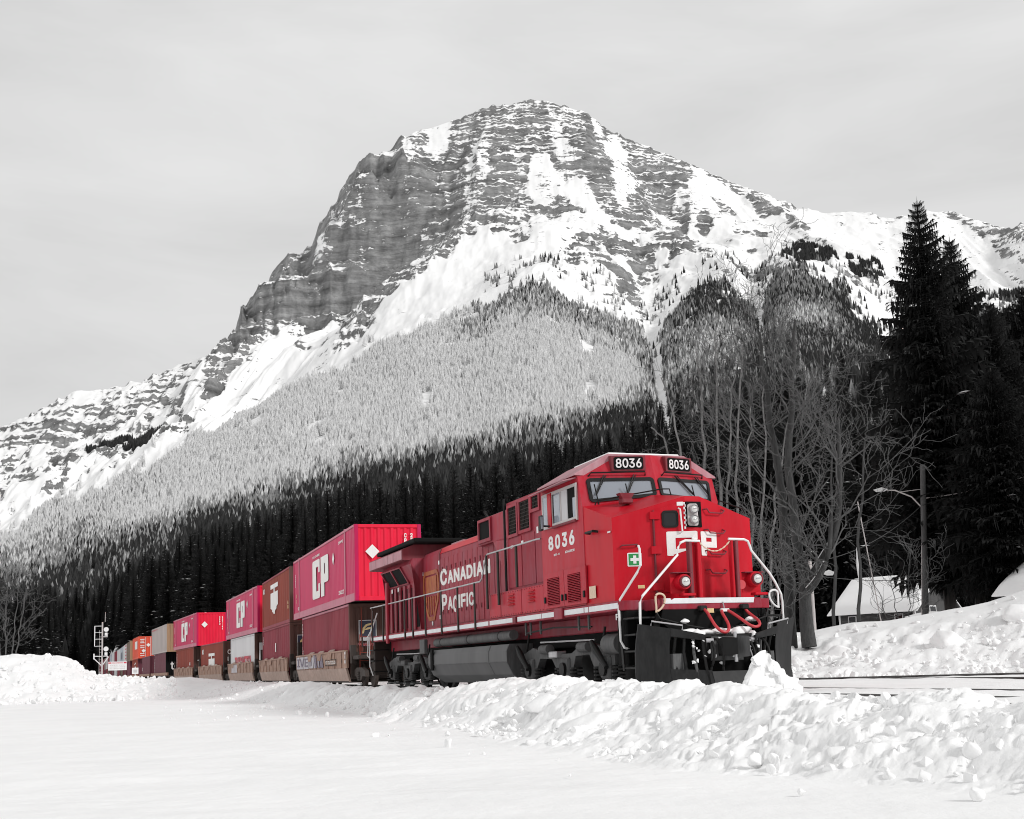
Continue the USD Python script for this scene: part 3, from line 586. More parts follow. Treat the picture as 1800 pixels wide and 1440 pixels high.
for sg in (-1, 1):
    w = Polygon([(-1.335, 3.70), (-0.05, 3.81), (-0.05, 4.185), (-1.335, 4.185)]) if sg < 0 else Polygon([(0.06, 3.81), (1.30, 3.74), (1.36, 4.185), (0.06, 4.185)])
    w = w.buffer(-0.07).buffer(0.07)
    ws = obj('windshield', MB().prism(w.buffer(-0.045), cabf, 0.002, 0.012), 'cab_glass', loco)
    obj('gasket', MB().prism(w.buffer(0.01).difference(w.buffer(-0.055)), cabf, 0.002, 0.035), 'black_steel', ws)
    for c, tip in ((-1.0, (-1.22, 3.86)), (-0.42, (-0.62, 3.86))) if sg < 0 else ((0.48, (0.86, 3.86)), (1.0, (1.26, 3.88))):
        a = np.array([c, cab_s(c, 4.25) - .05, 4.25]); e = np.array([tip[0], cab_s(tip[0], tip[1]) - .06, tip[1]])
        wp = MB().tube([a, e], 0.014, 6); wp.tube([a + [0.05, 0, 0], e + [0.02, 0, 0]], 0.010, 6)
        d = np.array([0.03, 0.0, -0.16]); wp.tube([e - d * 1.2 + [0, -.01, 0], e + d * 1.4 + [0, -.03, 0]], 0.012, 6)
        obj('wiper', wp, 'black_steel', ws)
    x = (-1.28, -0.18) if sg < 0 else (0.18, 1.22)
    hr = [(x[0], cab_s(x[0], 4.24), 4.24), (x[0] + .03, cab_s(x[0], 4.30) - .09, 4.30), (x[1] - .03, cab_s(x[1], 4.30) - .09, 4.30), (x[1], cab_s(x[1], 4.24), 4.24)]
    obj('wiper_rail', MB().tube(hr, 0.016, 6), 'black_steel', loco)
    # number boards
    cx = -0.50 if sg < 0 else 0.62; hw = 0.33
    nb = obj('number_board', MB().hull([(cx + sx * hw, cab_s(cx + sx * hw, 4.47) - d, z) for sx in (-1, 1) for d, zz in ((-0.05, (4.33, 4.66)), (0.10, (4.335, 4.635))) for z in zz]), 'loco_red_dark', loco)
    pl = lambda a, bb, d, cx=cx: np.stack([a, CS + CK * np.abs(a) + CTL * (4.47 - 3.6) - 0.10 - d, bb], 1)
    obj('board_face', MB().prism(sbox(cx - hw + .045, 4.36, cx + hw - .045, 4.61).buffer(-.04).buffer(.04), pl, 0.001, 0.008), 'deep_dark', nb)
    obj('number', MB().prism(fit_text('8036', cx - 0.25, cx + 0.25, 4.392, 4.578), pl, 0.008, 0.014), 'cream_label' if 0 else 'white_paint', nb)
# horn and sight bar in front of the windshield
hm = MB().bbox(-0.95, -0.72, 0.92, 1.12, 3.60, 3.70, 0.02); hm.hull([(-0.93, 0.95, 3.70), (-0.75, 0.95, 3.70), (-0.93, 1.1, 3.70), (-0.75, 1.1, 3.70), (-1.0, 0.93, 3.80), (-0.68, 0.93, 3.80), (-1.0, 1.1, 3.80), (-0.68, 1.1, 3.80)])
obj('beacon', hm, 'loco_red_dark', loco)
obj('nose_rail', MB().tube([(-1.38, 1.25, 3.60), (-1.36, 1.2, 3.68), (-0.2, 0.75, 3.86), (-0.05, 0.72, 3.86), (-0.03, 0.70, 3.74)], 0.014), 'black_steel', loco)
obj('nose_rail', MB().tube([(1.28, 1.25, 3.62), (1.28, 1.2, 3.72), (1.40, 0.5, 3.46), (1.41, 0.45, 3.36)], 0.014), 'black_steel', loco)
# cab side: window, sunshade, mirror, number, louvred doors
sd = side(-1.5)
def srect(s0, s1, z0, z1): return sbox(-s1, z0, -s0, z1)
wf = obj('side_window_frame', MB().prism(srect(1.80, 3.68, 3.39, 4.12).difference(srect(1.87, 2.62, 3.46, 4.06)).difference(srect(2.66, 3.10, 3.46, 4.06)).difference(srect(3.34, 3.62, 3.45, 4.06)), sd, 0.0, 0.03), 'frame_grey', loco)
obj('opening', MB().prism(srect(1.87, 3.64, 3.44, 4.08), sd, 0.0, 0.008), 'deep_dark', wf)
obj('sliding_pane', MB().prism(srect(2.30, 2.64, 3.46, 4.06), sd, 0.008, 0.02), 'door_grey', wf)
obj('sliding_pane', MB().prism(srect(2.70, 3.02, 3.46, 4.06), sd, 0.008, 0.02), 'cab_glass', wf)
obj('sliding_pane', MB().prism(srect(1.89, 2.02, 3.46, 3.85), sd, 0.008, 0.02), 'cab_glass', wf)
obj('fixed_pane', MB().prism(srect(3.34, 3.62, 3.45, 4.06), sd, 0.008, 0.022), 'cab_glass', wf)
obj('window_pillar', MB().prism(srect(3.12, 3.32, 3.40, 4.10), sd, 0.03, 0.05), 'loco_red', wf)
obj('armrest', MB().bbox(-1.56, -1.5, 1.85, 3.1, 3.36, 3.41, 0.01), 'loco_red_dark', wf)
obj('sunshade', MB().hull([(-1.5, 1.86, 4.24), (-1.5, 3.78, 4.24), (-1.78, 1.86, 4.17), (-1.78, 3.78, 4.13), (-1.5, 1.86, 4.215), (-1.5, 3.78, 4.215), (-1.78, 1.86, 4.155), (-1.78, 3.78, 4.115)]), 'loco_roof', loco)
mr = obj('mirror', MB().bbox(-1.72, -1.66, 3.26, 3.42, 3.34, 3.66, 0.015), 'black_steel', loco)
obj('mirror_arm', MB().tube([(-1.5, 3.2, 3.42), (-1.69, 3.3, 3.44)], 0.02), 'black_steel', mr)
obj('mirror_glass', MB().bbox(-1.725, -1.675, 3.245, 3.259, 3.37, 3.63, 0.003), 'cab_glass', mr)
for i, ch in enumerate('8036'):
    a = -3.43 + i * 0.375
    obj('number', MB().prism(fit_text(ch, a, a + 0.27, 2.93, 3.225), sd, 0.001, 0.007), 'white_paint', loco)
obj('lettering', MB().prism(fit_text('BSF-H', -3.15, -2.85, 2.80, 2.845), sd, 0.001, 0.006), 'white_paint', loco)
obj('lettering', MB().prism(fit_text('AC4400CW', -2.55, -2.05, 2.80, 2.85), sd, 0.001, 0.006), 'white_paint', loco)
for k in range(3): pass
obj('lifting_lug', MB().tube([(-1.5, 0.90, 3.05), (-1.6, 0.90, 3.06), (-1.6, 1.25, 3.06), (-1.5, 1.25, 3.05)], 0.025), 'black_steel', loco)
for a, bb, lv in ((2.60, 3.70, (2.84, 3.52)), (1.48, 2.58, (1.75, 2.41))):
    dr = obj('louvre_door', MB().prism(srect(a, bb, 1.75, 2.47).difference(srect(lv[0], lv[1], 1.80, 2.36)), sd, 0.002, 0.035), 'loco_red_mid', loco)
    obj('vent_back', MB().prism(srect(lv[0], lv[1], 1.80, 2.36), sd, 0.001, 0.006), 'deep_dark', dr)
    for k in range(17):
        z = 1.80 + 0.56 * k / 17
        obj('slat', MB().hull([(-1.506, y, z + .03) for y in lv] + [(-1.545, y, z + .004) for y in lv] + [(-1.545, y, z + .012) for y in lv] + [(-1.506, y, z + .036) for y in lv]), 'loco_red_mid', dr)
    for y in (a + .08, bb - .08): obj('latch', MB().bbox(-1.57, -1.535, y - .03, y + .03, 1.86, 1.99, .01), 'black_steel', dr)
obj('data_label', MB().prism(srect(1.10, 1.41, 1.82, 2.05), sd, 0.001, 0.006), 'cream_label', loco)
# equipment boxes below the walkway line behind the cab
eb = obj('equipment_box', MB().bbox(-1.47, 1.47, 3.83, 7.44, 1.705, 2.30, 0.015), 'loco_red_dusty', loco)
for a, bb in ((3.87, 5.20), (5.24, 6.60), (6.64, 7.42)):
    p = obj('access_panel', MB().prism(srect(a, bb, 1.73, 2.28), side(-1.47), 0.001, 0.014), 'loco_red_mid', eb)
    bm = MB()
    for y in np.arange(a + .06, bb, .155):
        for z in (1.755, 2.255): bm.box(-1.492, -1.484, y - .011, y + .011, z - .011, z + .011)
    obj('bolts', bm, 'loco_red_dark', p)
for a in (4.39, 5.68):
    for k in range(4):
        z = 1.95 + k * .075
        obj('louvre', MB().hull([(-1.484, y, zz) for y in (a, a + .40) for zz in (z, z + .05)] + [(-1.525, y, z) for y in (a + .02, a + .38)]), 'loco_red', eb)
# auxiliary cab behind the driver's cab
ax = [(-1.35, 2.30), (-1.35, 4.33), (-1.0, 4.46), (1.0, 4.46), (1.35, 4.33), (1.35, 2.30)]
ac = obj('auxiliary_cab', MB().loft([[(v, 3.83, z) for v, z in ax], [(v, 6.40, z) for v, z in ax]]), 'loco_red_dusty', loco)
s2 = side(-1.35)
for a, bb, z0, z1 in ((5.66, 6.22, 3.57, 4.19), (4.82, 5.46, 3.59, 4.23), (4.25, 4.68, 3.97, 4.24)):
    g = obj('intake_frame', MB().prism(srect(a - .07, bb + .07, z0 - .07, z1 + .06).difference(srect(a, bb, z0, z1)), s2, 0.001, 0.045), 'loco_red_dusty', ac)
    obj('intake_screen', MB().prism(srect(a, bb, z0, z1), s2, 0.001, 0.012), 'deep_dark', g)
    gm = MB()
    for y in np.arange(a + .06, bb, .08): gm.box(-1.372, -1.363, y - .006, y + .006, z0, z1)
    for z in np.arange(z0 + .06, z1, .08): gm.box(-1.374, -1.365, a, bb, z - .006, z + .006)
    obj('mesh_wire', gm, 'rust_black', g)
for a, bb in ((3.9, 4.55), (4.6, 5.4), (5.45, 6.34)):
    obj('side_door', MB().prism(srect(a, bb, 2.36, 3.48), s2, 0.001, 0.014), 'loco_red_dusty', ac)
obj('conduit', MB().tube([(-1.40, 6.42, 2.3), (-1.40, 6.42, 4.42), (-1.3, 6.42, 4.5)], 0.03), 'black_steel', loco)
for q in ((4.35, 3.42, .1, .14), (5.3, 3.30, .14, .06), (6.0, 3.26, .14, .06)):
    obj('notice', MB().prism(srect(q[0], q[0] + q[2], q[1], q[1] + q[3]), s2, 0.015, 0.019), 'white_paint', ac)
# blower housing
bx = [(-1.15, 3.62), (-1.15, 4.26), (-0.75, 4.42), (0.75, 4.42), (1.15, 4.26), (1.15, 3.62)]
bh = obj('blower_housing', MB().loft([[(v, 6.40, z) for v, z in bx], [(v, 9.2, z) for v, z in bx]]), 'loco_red_dusty', loco)
obj('housing_side', MB().box(-1.0, 1.0, 6.40, 9.2, 1.72, 3.62), 'loco_red_dusty', bh)
obj('sloped_cowl', MB().hull([(-1.0, 6.5, 3.62), (-1.0, 8.3, 3.62), (-1.0, 6.5, 2.4), (-1.15, 6.45, 3.62), (-1.15, 8.0, 3.62), (-1.30, 6.45, 2.4), (-1.30, 6.45, 3.5)]), 'loco_red_dusty', bh)
g = obj('intake_frame', MB().prism(srect(8.06, 9.06, 3.66, 4.25).difference(srect(8.14, 8.98, 3.74, 4.18)), side(-1.15), 0.001, 0.05), 'loco_red_dusty', bh)
obj('intake_screen', MB().prism(srect(8.14, 8.98, 3.74, 4.18), side(-1.15), 0.001, 0.012), 'deep_dark', g)
for k, (a, bb) in enumerate(((7.5, 7.9), (7.94, 8.34), (8.38, 8.78), (8.82, 9.18))): obj('side_door', MB().prism(srect(a, bb, 1.78, 3.58), side(-1.0), 0.001, 0.014), 'loco_red_dusty', bh)
obj('eyebolt', MB().tube([(-0.9, 6.6, 4.36), (-0.98, 6.65, 4.5), (-0.9, 6.8, 4.52), (-0.85, 6.85, 4.38)], 0.03), 'black_steel', bh)
obj('eyebolt', MB().tube([(-0.9, 9.1, 4.36), (-0.98, 9.12, 4.5), (-0.9, 9.22, 4.5), (-0.85, 9.25, 4.36)], 0.03), 'black_steel', bh)
# long hood
hx = [(-1.0, 1.72), (-1.0, 3.80), (-0.93, 3.95), (-0.72, 4.04), (0.72, 4.04), (0.93, 3.95), (1.0, 3.80), (1.0, 1.72)]
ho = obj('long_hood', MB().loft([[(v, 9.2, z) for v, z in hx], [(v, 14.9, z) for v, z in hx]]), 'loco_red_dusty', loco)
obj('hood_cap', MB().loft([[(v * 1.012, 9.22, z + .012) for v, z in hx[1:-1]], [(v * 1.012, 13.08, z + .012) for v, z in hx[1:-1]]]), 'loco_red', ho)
obj('hood_ring', MB().loft([[(v * 1.02, 13.10, z + .02 * (z > 2)) for v, z in hx], [(v * 1.02, 13.18, z + .02 * (z > 2)) for v, z in hx]]), 'loco_red_dark', ho)
x = 9.25
while x < 13.0:
    d = obj('hood_door', MB().prism(srect(x, x + .40, 1.80, 3.66), side(-1.0), 0.001, 0.016), 'loco_red_dusty', ho)
    for z in (2.1, 3.3): obj('hinge', MB().box(-1.034, -1.017, x + .17, x + .23, z, z + .12), 'loco_red_dark', d)
    x += 0.425
obj('exhaust_stack', MB().bbox(0.10, 0.62, 10.2, 11.7, 4.0, 4.42, 0.03), 'rust_black', ho)
obj('roof_hatch', MB().bbox(-0.7, 0.0, 11.9, 13.0, 4.03, 4.10, 0.02), 'loco_roof', ho)
# lettering along the hood
t = side(-1.018)
obj('letter', MB().prism(fit_text('C', -13.07, -12.42, 2.90, 3.36), t, 0.0, 0.006), 'logo_white', loco)
def row(word, a, e, z0, z1, drop=()):
    wd = [.42 if c == 'I' else 1.0 for c in word]; gap = .10; u = (e - a) / (sum(wd) + gap * (len(word) - 1))
    for i, (c, w) in enumerate(zip(word, wd)):
        q = c if c != 'I' else None
        g_ = fit_text(c, a, a + w * u, z0 - (.09 if i in drop else 0), z1) if q else sbox(a + .06 * u, z0, a + .36 * u, z1)
        obj('letter', MB().prism(g_, t, 0.0, 0.006), 'logo_white', loco); a += (w + gap) * u
row('ANADIAN', -12.34, -8.66, 2.91, 3.27)
obj('letter', MB().prism(fit_text('P', -13.0, -12.45, 2.18, 2.65), t, 0.0, 0.006), 'logo_white', loco)
row('ACIFIC', -12.38, -10.04, 2.19, 2.55, drop=(1,))
# worn gold shield
sh = Polygon([(-14.86, 3.30), (-14.70, 3.42), (-13.45, 3.42), (-13.30, 3.30), (-13.24, 2.9), (-13.34, 2.5), (-13.6, 2.2), (-13.75, 1.97), (-14.35, 1.97), (-14.55, 2.2), (-14.80, 2.5), (-14.92, 2.9)])
cr = obj('crest', MB().prism(sh.difference(sh.buffer(-0.12)), side(-1.0), 0.004, 0.024), 'gold_worn', loco)
inner = sh.buffer(-0.17)
obj('crest_field', MB().prism(inner.intersection(sbox(-14.6, 2.75, -13.5, 3.4)), side(-1.0), 0.004, 0.022), 'gold_worn', cr)
for k in range(5):
    a = -14.62 + k * .235
    obj('crest_stripe', MB().prism(inner.intersection(sbox(a, 1.9, a + .10, 2.68)), side(-1.0), 0.004, 0.022), 'gold_worn', cr)
for q in ((14.93, 3.33), (13.20, 3.52), (13.18, 1.98), (13.98, 1.84)):
    obj('notice', MB().prism(srect(q[0] - .06, q[0] + .06, q[1], q[1] + .11), side(-1.0), 0.017, 0.022), 'white_paint', ho)
# radiator section
rx = [(-1.1, 1.72), (-1.1, 3.22), (-1.38, 3.70), (-1.30, 3.86), (1.30, 3.86), (1.38, 3.70), (1.1, 3.22), (1.1, 1.72)]
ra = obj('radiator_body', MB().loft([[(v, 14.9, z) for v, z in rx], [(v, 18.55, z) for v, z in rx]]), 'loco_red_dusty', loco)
wx = [(-1.55, 3.84), (-1.56, 4.15), (-1.2, 4.30), (0, 4.40), (1.2, 4.30), (1.56, 4.15), (1.55, 3.84), (0, 3.80)]
wg = obj('radiator_wing', MB().loft([[(v, 15.2, z) for v, z in wx], [(v, 19.5, z) for v, z in wx]]), 'loco_red_dark', loco)
for a, bb in ((15.25, 16.2), (16.24, 16.9), (16.94, 17.4), (17.44, 18.5), (18.54, 19.45)):
    obj('wing_panel', MB().prism(srect(a, bb, 3.86, 4.13), side(-1.558), 0.001, 0.016), 'cp_rail_pink' if 0 else 'loco_roof', wg)
obj('wing_top', MB().bbox(-1.35, 1.35, 14.6, 19.3, 4.30, 4.44, 0.03), 'deep_dark', wg)
sl = lambda s0, s1, f0, f1, d: [(-1.1 - .28 * f - .86 * d, s, 3.22 + .48 * f - .5 * d) for s in (s0, s1) for f in (f0, f1)]
for a, bb in ((16.15, 17.25), (17.33, 18.45)):
    obj('radiator_screen', MB().hull(sl(a, bb, .05, .95, 0.004) + sl(a, bb, .05, .95, .014)), 'deep_dark', ra)
for a in (16.06, 17.25, 18.45):
    obj('screen_post', MB().hull(sl(a, a + .09, 0, 1, 0.002) + sl(a, a + .09, 0, 1, .05)), 'loco_red_dusty', ra)
for f in (-.02, .97):
    obj('screen_rail', MB().hull(sl(16.06, 18.54, f, f + .07, 0.002) + sl(16.06, 18.54, f, f + .07, .05)), 'loco_red_dusty', ra)
for k in range(6):
    a = 15.05 + k * .56
    r = obj('shutter', MB().prism(srect(a, a + .30, 1.85, 3.05), side(-1.1), 0.001, 0.008), 'deep_dark', ra)
    obj('shutter_post', MB().prism(srect(a + .31, a + .55, 1.78, 3.15), side(-1.1), 0.001, 0.06), 'loco_red_dusty', ra)
    if k % 2: obj('latch', MB().bbox(-1.17, -1.15, a + .36, a + .50, 2.9, 3.05, .008), 'loco_red_dark', ra)
for a in (17.2, 18.0): obj('notice', MB().prism(srect(a, a + .16, 3.02, 3.15), side(-1.161), 0, .005), 'white_paint', ra)
# walkway handrail with stanchions
rail = [(-1.55, 19.5, 2.64), (-1.55, 7.9, 2.64), (-1.55, 7.75, 2.70), (-1.55, 7.42, 3.18), (-1.55, 7.28, 3.24), (-1.55, 3.95, 3.24), (-1.51, 3.86, 3.24)]
hr = obj('handrail', MB().tube(rail, 0.020, 8), 'bare_steel', loco)
for s in (19.2, 17.73, 15.03, 14.13, 12.77, 11.2, 9.715, 8.31): obj('stanchion', MB().bbox(-1.585, -1.555, s - .045, s + .045, 1.50, 2.63, .008), 'rust_black', hr)
for s, z0 in ((7.36, 1.95), (6.54, 2.0), (5.28, 2.32)): obj('stanchion', MB().bbox(-1.575, -1.535, s - .045, s + .045, z0, 3.23, .008), 'rust_black', hr)
obj('handrail', MB().tube([(1.55, 19.5, 2.64), (1.55, 4.0, 2.64)], 0.024, 8), 'bare_steel', loco)
# rear end: rails, steps, bulkhead
rr_ = obj('rear_handrail', MB().tube([(-1.5, 19.45, 2.55), (-1.5, 19.5, 2.1), (-1.52, 19.62, 1.9), (-1.55, 19.75, 1.6), (-1.55, 19.72, .75), (-1.5, 19.5, .45)], 0.022), 'white_paint', loco)
obj('rear_handrail', MB().tube([(-1.45, 19.0, 2.45), (-1.5, 19.55, 1.95), (-1.55, 20.0, 1.7), (-1.55, 20.05, 1.1), (-1.5, 19.9, 1.0)], 0.022), 'white_paint', loco)
for k, z in enumerate((0.55, 0.9, 1.25)): obj('rear_step', MB().bbox(-1.5, -0.95, 19.42, 19.9, z, z + .035, .008), 'black_steel', loco)
obj('rear_plate', MB().bbox(-1.45, 1.45, 19.43, 19.6, .45, 1.6, .02), 'rust_black', loco)
obj('rear_coupler', MB().bbox(-.16, .16, 19.6, 20.5, .70, 1.0, .04), 'rust_black', loco)
# front end: steps well, handrails, posts, chain, lamps
obj('step_well', MB().bbox(-1.44, 1.44, -0.05, 0.35, .55, 1.52, .02), 'deep_dark', loco)
for sg in (-1, 1):
    for k in range(4): obj('front_step', MB().bbox(*sorted((sg * 1.0, sg * 1.5)), -0.52, -0.04, .48 + .29 * k, .515 + .29 * k, .008), 'black_steel', loco)
    obj('step_side', MB().hull([(sg * 1.53, 0.12, 1.53), (sg * 1.53, 0.02, 1.53), (sg * 1.50, -0.02, .45), (sg * 1.50, 0.05, .45), (sg * 1.50, 0.12, 1.53), (sg * 1.50, 0.02, 1.53), (sg * 1.47, -0.02, .45), (sg * 1.47, 0.05, .45)]), 'black_steel', loco)
    obj('step_side', MB().hull([(sg * 1.05, -0.55, 1.50), (sg * 1.05, -0.50, 1.50), (sg * 1.4, -0.55, .42), (sg * 1.4, -0.5, .42), (sg * 0.95, -0.55, .42), (sg * 0.95, -0.5, .42)]), 'deep_dark', loco)
ra1 = [(-1.24, -.28, 2.66), (-1.25, -.34, 2.60), (-1.26, -.36, 2.30), (-1.30, -.30, 2.18), (-1.52, 0.0, 1.72), (-1.54, 0.03, 1.62), (-1.53, 0.02, 0.98), (-1.48, -.02, .86), (-1.40, -.03, .84)]
obj('front_handrail', MB().tube(ra1, 0.0225, 8), 'white_paint', loco)
ra2 = [(-0.15, -.55, 2.72), (-0.44, -.56, 2.73), (-0.54, -.56, 2.69), (-0.60, -.57, 2.60), (-0.62, -.57, 2.47), (-1.40, -.68, 1.74), (-1.46, -.69, 1.62), (-1.47, -.68, 1.22), (-1.44, -.70, 1.13), (-1.38, -.70, 1.10)]
obj('front_handrail', MB().tube(ra2, 0.0225, 8), 'white_paint', loco)
ra3 = [(0.44, -.55, 2.76), (0.76, -.55, 2.755), (0.84, -.55, 2.72), (0.88, -.55, 2.62), (0.90, -.55, 2.55), (1.25, -.55, 2.14), (1.36, -.54, 1.98), (1.50, -.5, 1.75), (1.54, -.46, 1.62), (1.55, -.44, 1.28)]
obj('front_handrail', MB().tube(ra3, 0.0225, 8), 'white_paint', loco)
for v0, v1 in ((-0.38, -0.31), (-0.21, -0.14), (0.48, 0.53), (0.57, 0.635)):
    obj('gate_post', MB().bbox(v0, v1, -.56, -.44, 1.70, 2.74, .012), 'loco_red_dark' if v0 in (-0.38, 0.57) else 'loco_red', loco)
obj('gate_plate', MB().prism(sbox(-.30, 1.72, -.215, 2.70).difference(Point(-.258, 1.95).buffer(.022)), front(-.46), 0, .012), 'loco_red', loco)
obj('safety_chain', MB().tube([(v, -.55, 2.72 - .18 * (1 - ((v - .14) / .32) ** 2)) for v in np.linspace(-.17, .46, 17)], np.tile([.007, .017], 9)[:17], 6), 'cream_label', loco)
for sg, cv, cz, s0 in ((-1, -0.51, 1.99, -.42), (1, 0.955, 2.03, -.42)):
    cv = cv + 0
    d = obj('ditch_light', MB().prism(sbox(cv - .21, 1.79, cv + .16, 2.16), front(s0), 0, .02), 'loco_red', loco)
    obj('lamp_can', MB().cyl((cv, s0 - .02, cz), (cv, s0 - .17, cz), .15, 24, .135), 'loco_red', d)
    lamp('lamp_rim', cv, s0 - .17, cz, .095, d, 'loco_red_dark')
    obj('lamp_hood', MB().bbox(cv - .22, cv + .17, s0 - .14, s0 - .001, 2.145, 2.165, .006), 'loco_red_dark', d)
    obj('lamp_foot', MB().bbox(cv - .06, cv + .20, s0 - .2, s0 - .02, 1.735, 1.785, .01), 'loco_red', d)
obj('dummy_plug', MB().cyl((.66, -.47, 1.93), (.66, -.55, 1.93), .085, 18), 'hose_red', loco)
# pilot face, hoses, uncoupling levers
obj('pilot_face', MB().prism(Polygon([(-0.92, 1.60), (.90, 1.60), (.98, 1.30), (.60, .95), (-.60, .95), (-1.0, 1.30)]), front(-.50), 0, .04), 'deep_dark', loco)
hs = obj('air_hose', MB().tube(spline([(-.19, -.62, 1.50), (-.17, -.78, 1.38), (-.16, -1.0, 1.17), (-.07, -1.08, 1.07), (.02, -1.07, 1.08), (.10, -.98, 1.19), (.14, -.72, 1.40), (.20, -.62, 1.48)]), .028, 10), 'hose_red', loco, smooth=True)
obj('hose_fitting', MB().bbox(-.27, -.12, -.66, -.54, 1.46, 1.56, .02), 'black_steel', hs)
hs = obj('air_hose', MB().tube(spline([(.27, -.62, 1.48), (.34, -.74, 1.40), (.43, -.94, 1.26), (.54, -1.04, 1.16), (.66, -1.04, 1.16), (.74, -.94, 1.24), (.735, -.68, 1.38), (.66, -.62, 1.50)]), .028, 10), 'hose_red', loco, smooth=True)
obj('hose_fitting', MB().bbox(.58, .73, -.66, -.54, 1.48, 1.58, .02), 'black_steel', hs)
obj('hose_bracket', MB().bbox(.15, .32, -.66, -.60, 1.44, 1.50, .01), 'white_paint', loco)
obj('hose_chain', MB().tube([(.235, -.58, 1.62), (.235, -.62, 1.50)], .012, 6), 'bare_steel', loco)
obj('warning_label', MB().prism(sbox(-.09, 1.43, .06, 1.51), front(-.55), .001, .008), 'yellow_label', loco)
for sg in (-1, 1):
    c = [(sg * 1.12, -.62, 1.45), (sg * 1.12, -.62, 1.68), (sg * 1.10, -.62, 1.76), (sg * 1.03, -.62, 1.78), (sg * .95, -.62, 1.74), (sg * .95, -.62, 1.62), (sg * 1.10, -.62, 1.47)]
    if sg > 0: c = [(v + .24, s, z + .04) for v, s, z in c]
    ul = obj('uncoupling_lever', MB().tube(spline(c), .019, 8), 'cream_label' if sg < 0 else 'white_paint', loco)
    obj('lever_rod', MB().tube([(sg * 1.12, -.62, 1.45), (sg * 1.06, -.64, 1.34), (sg * .55, -.74, 1.20), (sg * .1, -.8, 1.12)], .018, 6), 'black_steel', ul)
# snow plough: two wings and a centre
def wing(sg):
    o = lambda v, s, z: (sg * v, s, z)
    zt = 1.25 if sg < 0 else 1.31; cols = []
    for v, st, sm, sl, sb, z1 in ((1.56, -.80, -.64, -.60, -.66, zt), (1.30, -.92, -.78, -.74, -.82, zt - .05), (1.05, -1.04, -.92, -.92, -1.05, zt - .10)):
        zz = np.array([z1, z1 * .8, .8, .62, .42, .25, .10]); ss = np.interp(zz, [.10, .42, .85, z1], [sb, sl, sm, st])
        cols.append([o(v, s_, z_) for s_, z_ in zip(ss, zz)])
    g = np.array(cols).transpose(1, 0, 2); r, c = g.shape[:2]; n = r * c; V = np.vstack([g.reshape(-1, 3), g.reshape(-1, 3) + [0, .03, 0]]); F = []
    for k in (0, n):
        for i in range(r - 1):
            for j in range(c - 1):
                a = k + i * c + j; q = [a, a + 1, a + c + 1, a + c]
                F.append(q if (k == 0) == (sg < 0) else q[::-1])
    ring = list(range(c)) + [i * c + c - 1 for i in range(1, r)] + [(r - 1) * c + j for j in range(c - 2, -1, -1)] + [i * c for i in range(r - 2, 0, -1)]
    for a, b in zip(ring, ring[1:] + ring[:1]): F.append([a, b, b + n, a + n])
    return MB().add(V, F)
pw = obj('snow_plow', wing(-1), 'plow_steel', loco, smooth=50)
obj('plow_wing', wing(1), 'plow_steel', pw, smooth=50)
obj('plow_back', MB().bbox(-1.3, 1.3, -.62, -.57, .12, 1.0, .01), 'deep_dark', pw)
for sg in (-1, 1):
    P = lambda pts: MB().hull([(sg * v, s + d, z) for v, s, z in pts for d in (0, .03)])
    obj('top_bar', P([(1.06, -1.04, 1.16), (.50, -1.22, 1.03), (1.06, -1.0, 1.02), (.50, -1.18, .93)]), 'plow_steel', pw)
    obj('lower_plate', P([(1.05, -.92, .46), (.45, -1.30, .42), (1.05, -1.05, .10), (.45, -1.46, .10)]), 'plow_steel', pw)
    for k in range(4):
        v = sg * (.52 + .14 * k); q = .10 * k
        obj('plow_rib', MB().tube([(v, -1.14 + q * .6, 1.0), (v, -1.16 + q, .75), (v, -1.24 + q, .45), (v, -1.40 + q, .12)], .026, 6), 'truck_grey' if k == 1 else 'black_steel', pw)
    obj('plow_gusset', MB().hull([(sg * .9 + d, s, z) for d in (-.1, .1) for s, z in ((-.95, .72), (-.7, .72), (-.95, .44), (-.7, .44))]), 'truck_grey', pw)
    obj('plow_grab', MB().tube([(sg * 1.36, -.86, 1.20), (sg * 1.36, -.90, 1.29), (sg * .85, -1.06, 1.20), (sg * .85, -1.04, 1.10)], .015), 'bare_steel', pw)
obj('plow_center', MB().hull([(v, s, z) for v in (-.46, .46) for s, z in ((-1.32, .40), (-1.46, .10), (-1.28, .40), (-1.42, .10))]), 'plow_steel', pw)
cpl = obj('coupler', MB().hull([(v, s, z) for v in (-.14, .14) for s in (-1.15, -.6) for z in (.68, .94)]), 'black_steel', loco)
obj('knuckle', MB().hull([(-.22, -1.30, .66), (-.22, -1.30, .98), (-.05, -1.52, .68), (-.05, -1.52, .96), (.0, -1.2, .66), (.0, -1.2, .98), (-.25, -1.2, .7), (-.25, -1.2, .94)]), 'black_steel', cpl)
obj('knuckle', MB().hull([(.05, -1.35, .62), (.05, -1.35, 1.0), (.16, -1.56, .64), (.16, -1.56, .98), (.24, -1.2, .66), (.24, -1.2, .98), (.02, -1.18, .7), (.02, -1.18, .94)]), 'truck_grey', cpl)
obj('coupler_pin', MB().cyl((.02, -1.32, .55), (.02, -1.32, 1.06), .03, 10), 'bare_steel', cpl)
for v, d in ((-.34, -.05), (-.24, .04), (.36, .06), (.52, -.04), (.66, .05)):
    obj('brake_hose', MB().tube(spline([(v, -1.0, .96), (v + d * .4, -1.22, .86), (v + d, -1.28, .62), (v + d * 1.6, -1.20, .42), (v + d * 2.2, -1.30, .34)], 20), .024, 8), 'black_steel', loco, smooth=True)
obj('draft_box', MB().bbox(-.40, .42, -.98, -.6, .62, 1.0, .03), 'black_steel', loco)
obj('striker_plate', MB().prism(sbox(-.30, .58, .32, 1.02).difference(sbox(-.17, .66, .18, .95)), front(-1.0), 0, .05), 'truck_grey', loco)
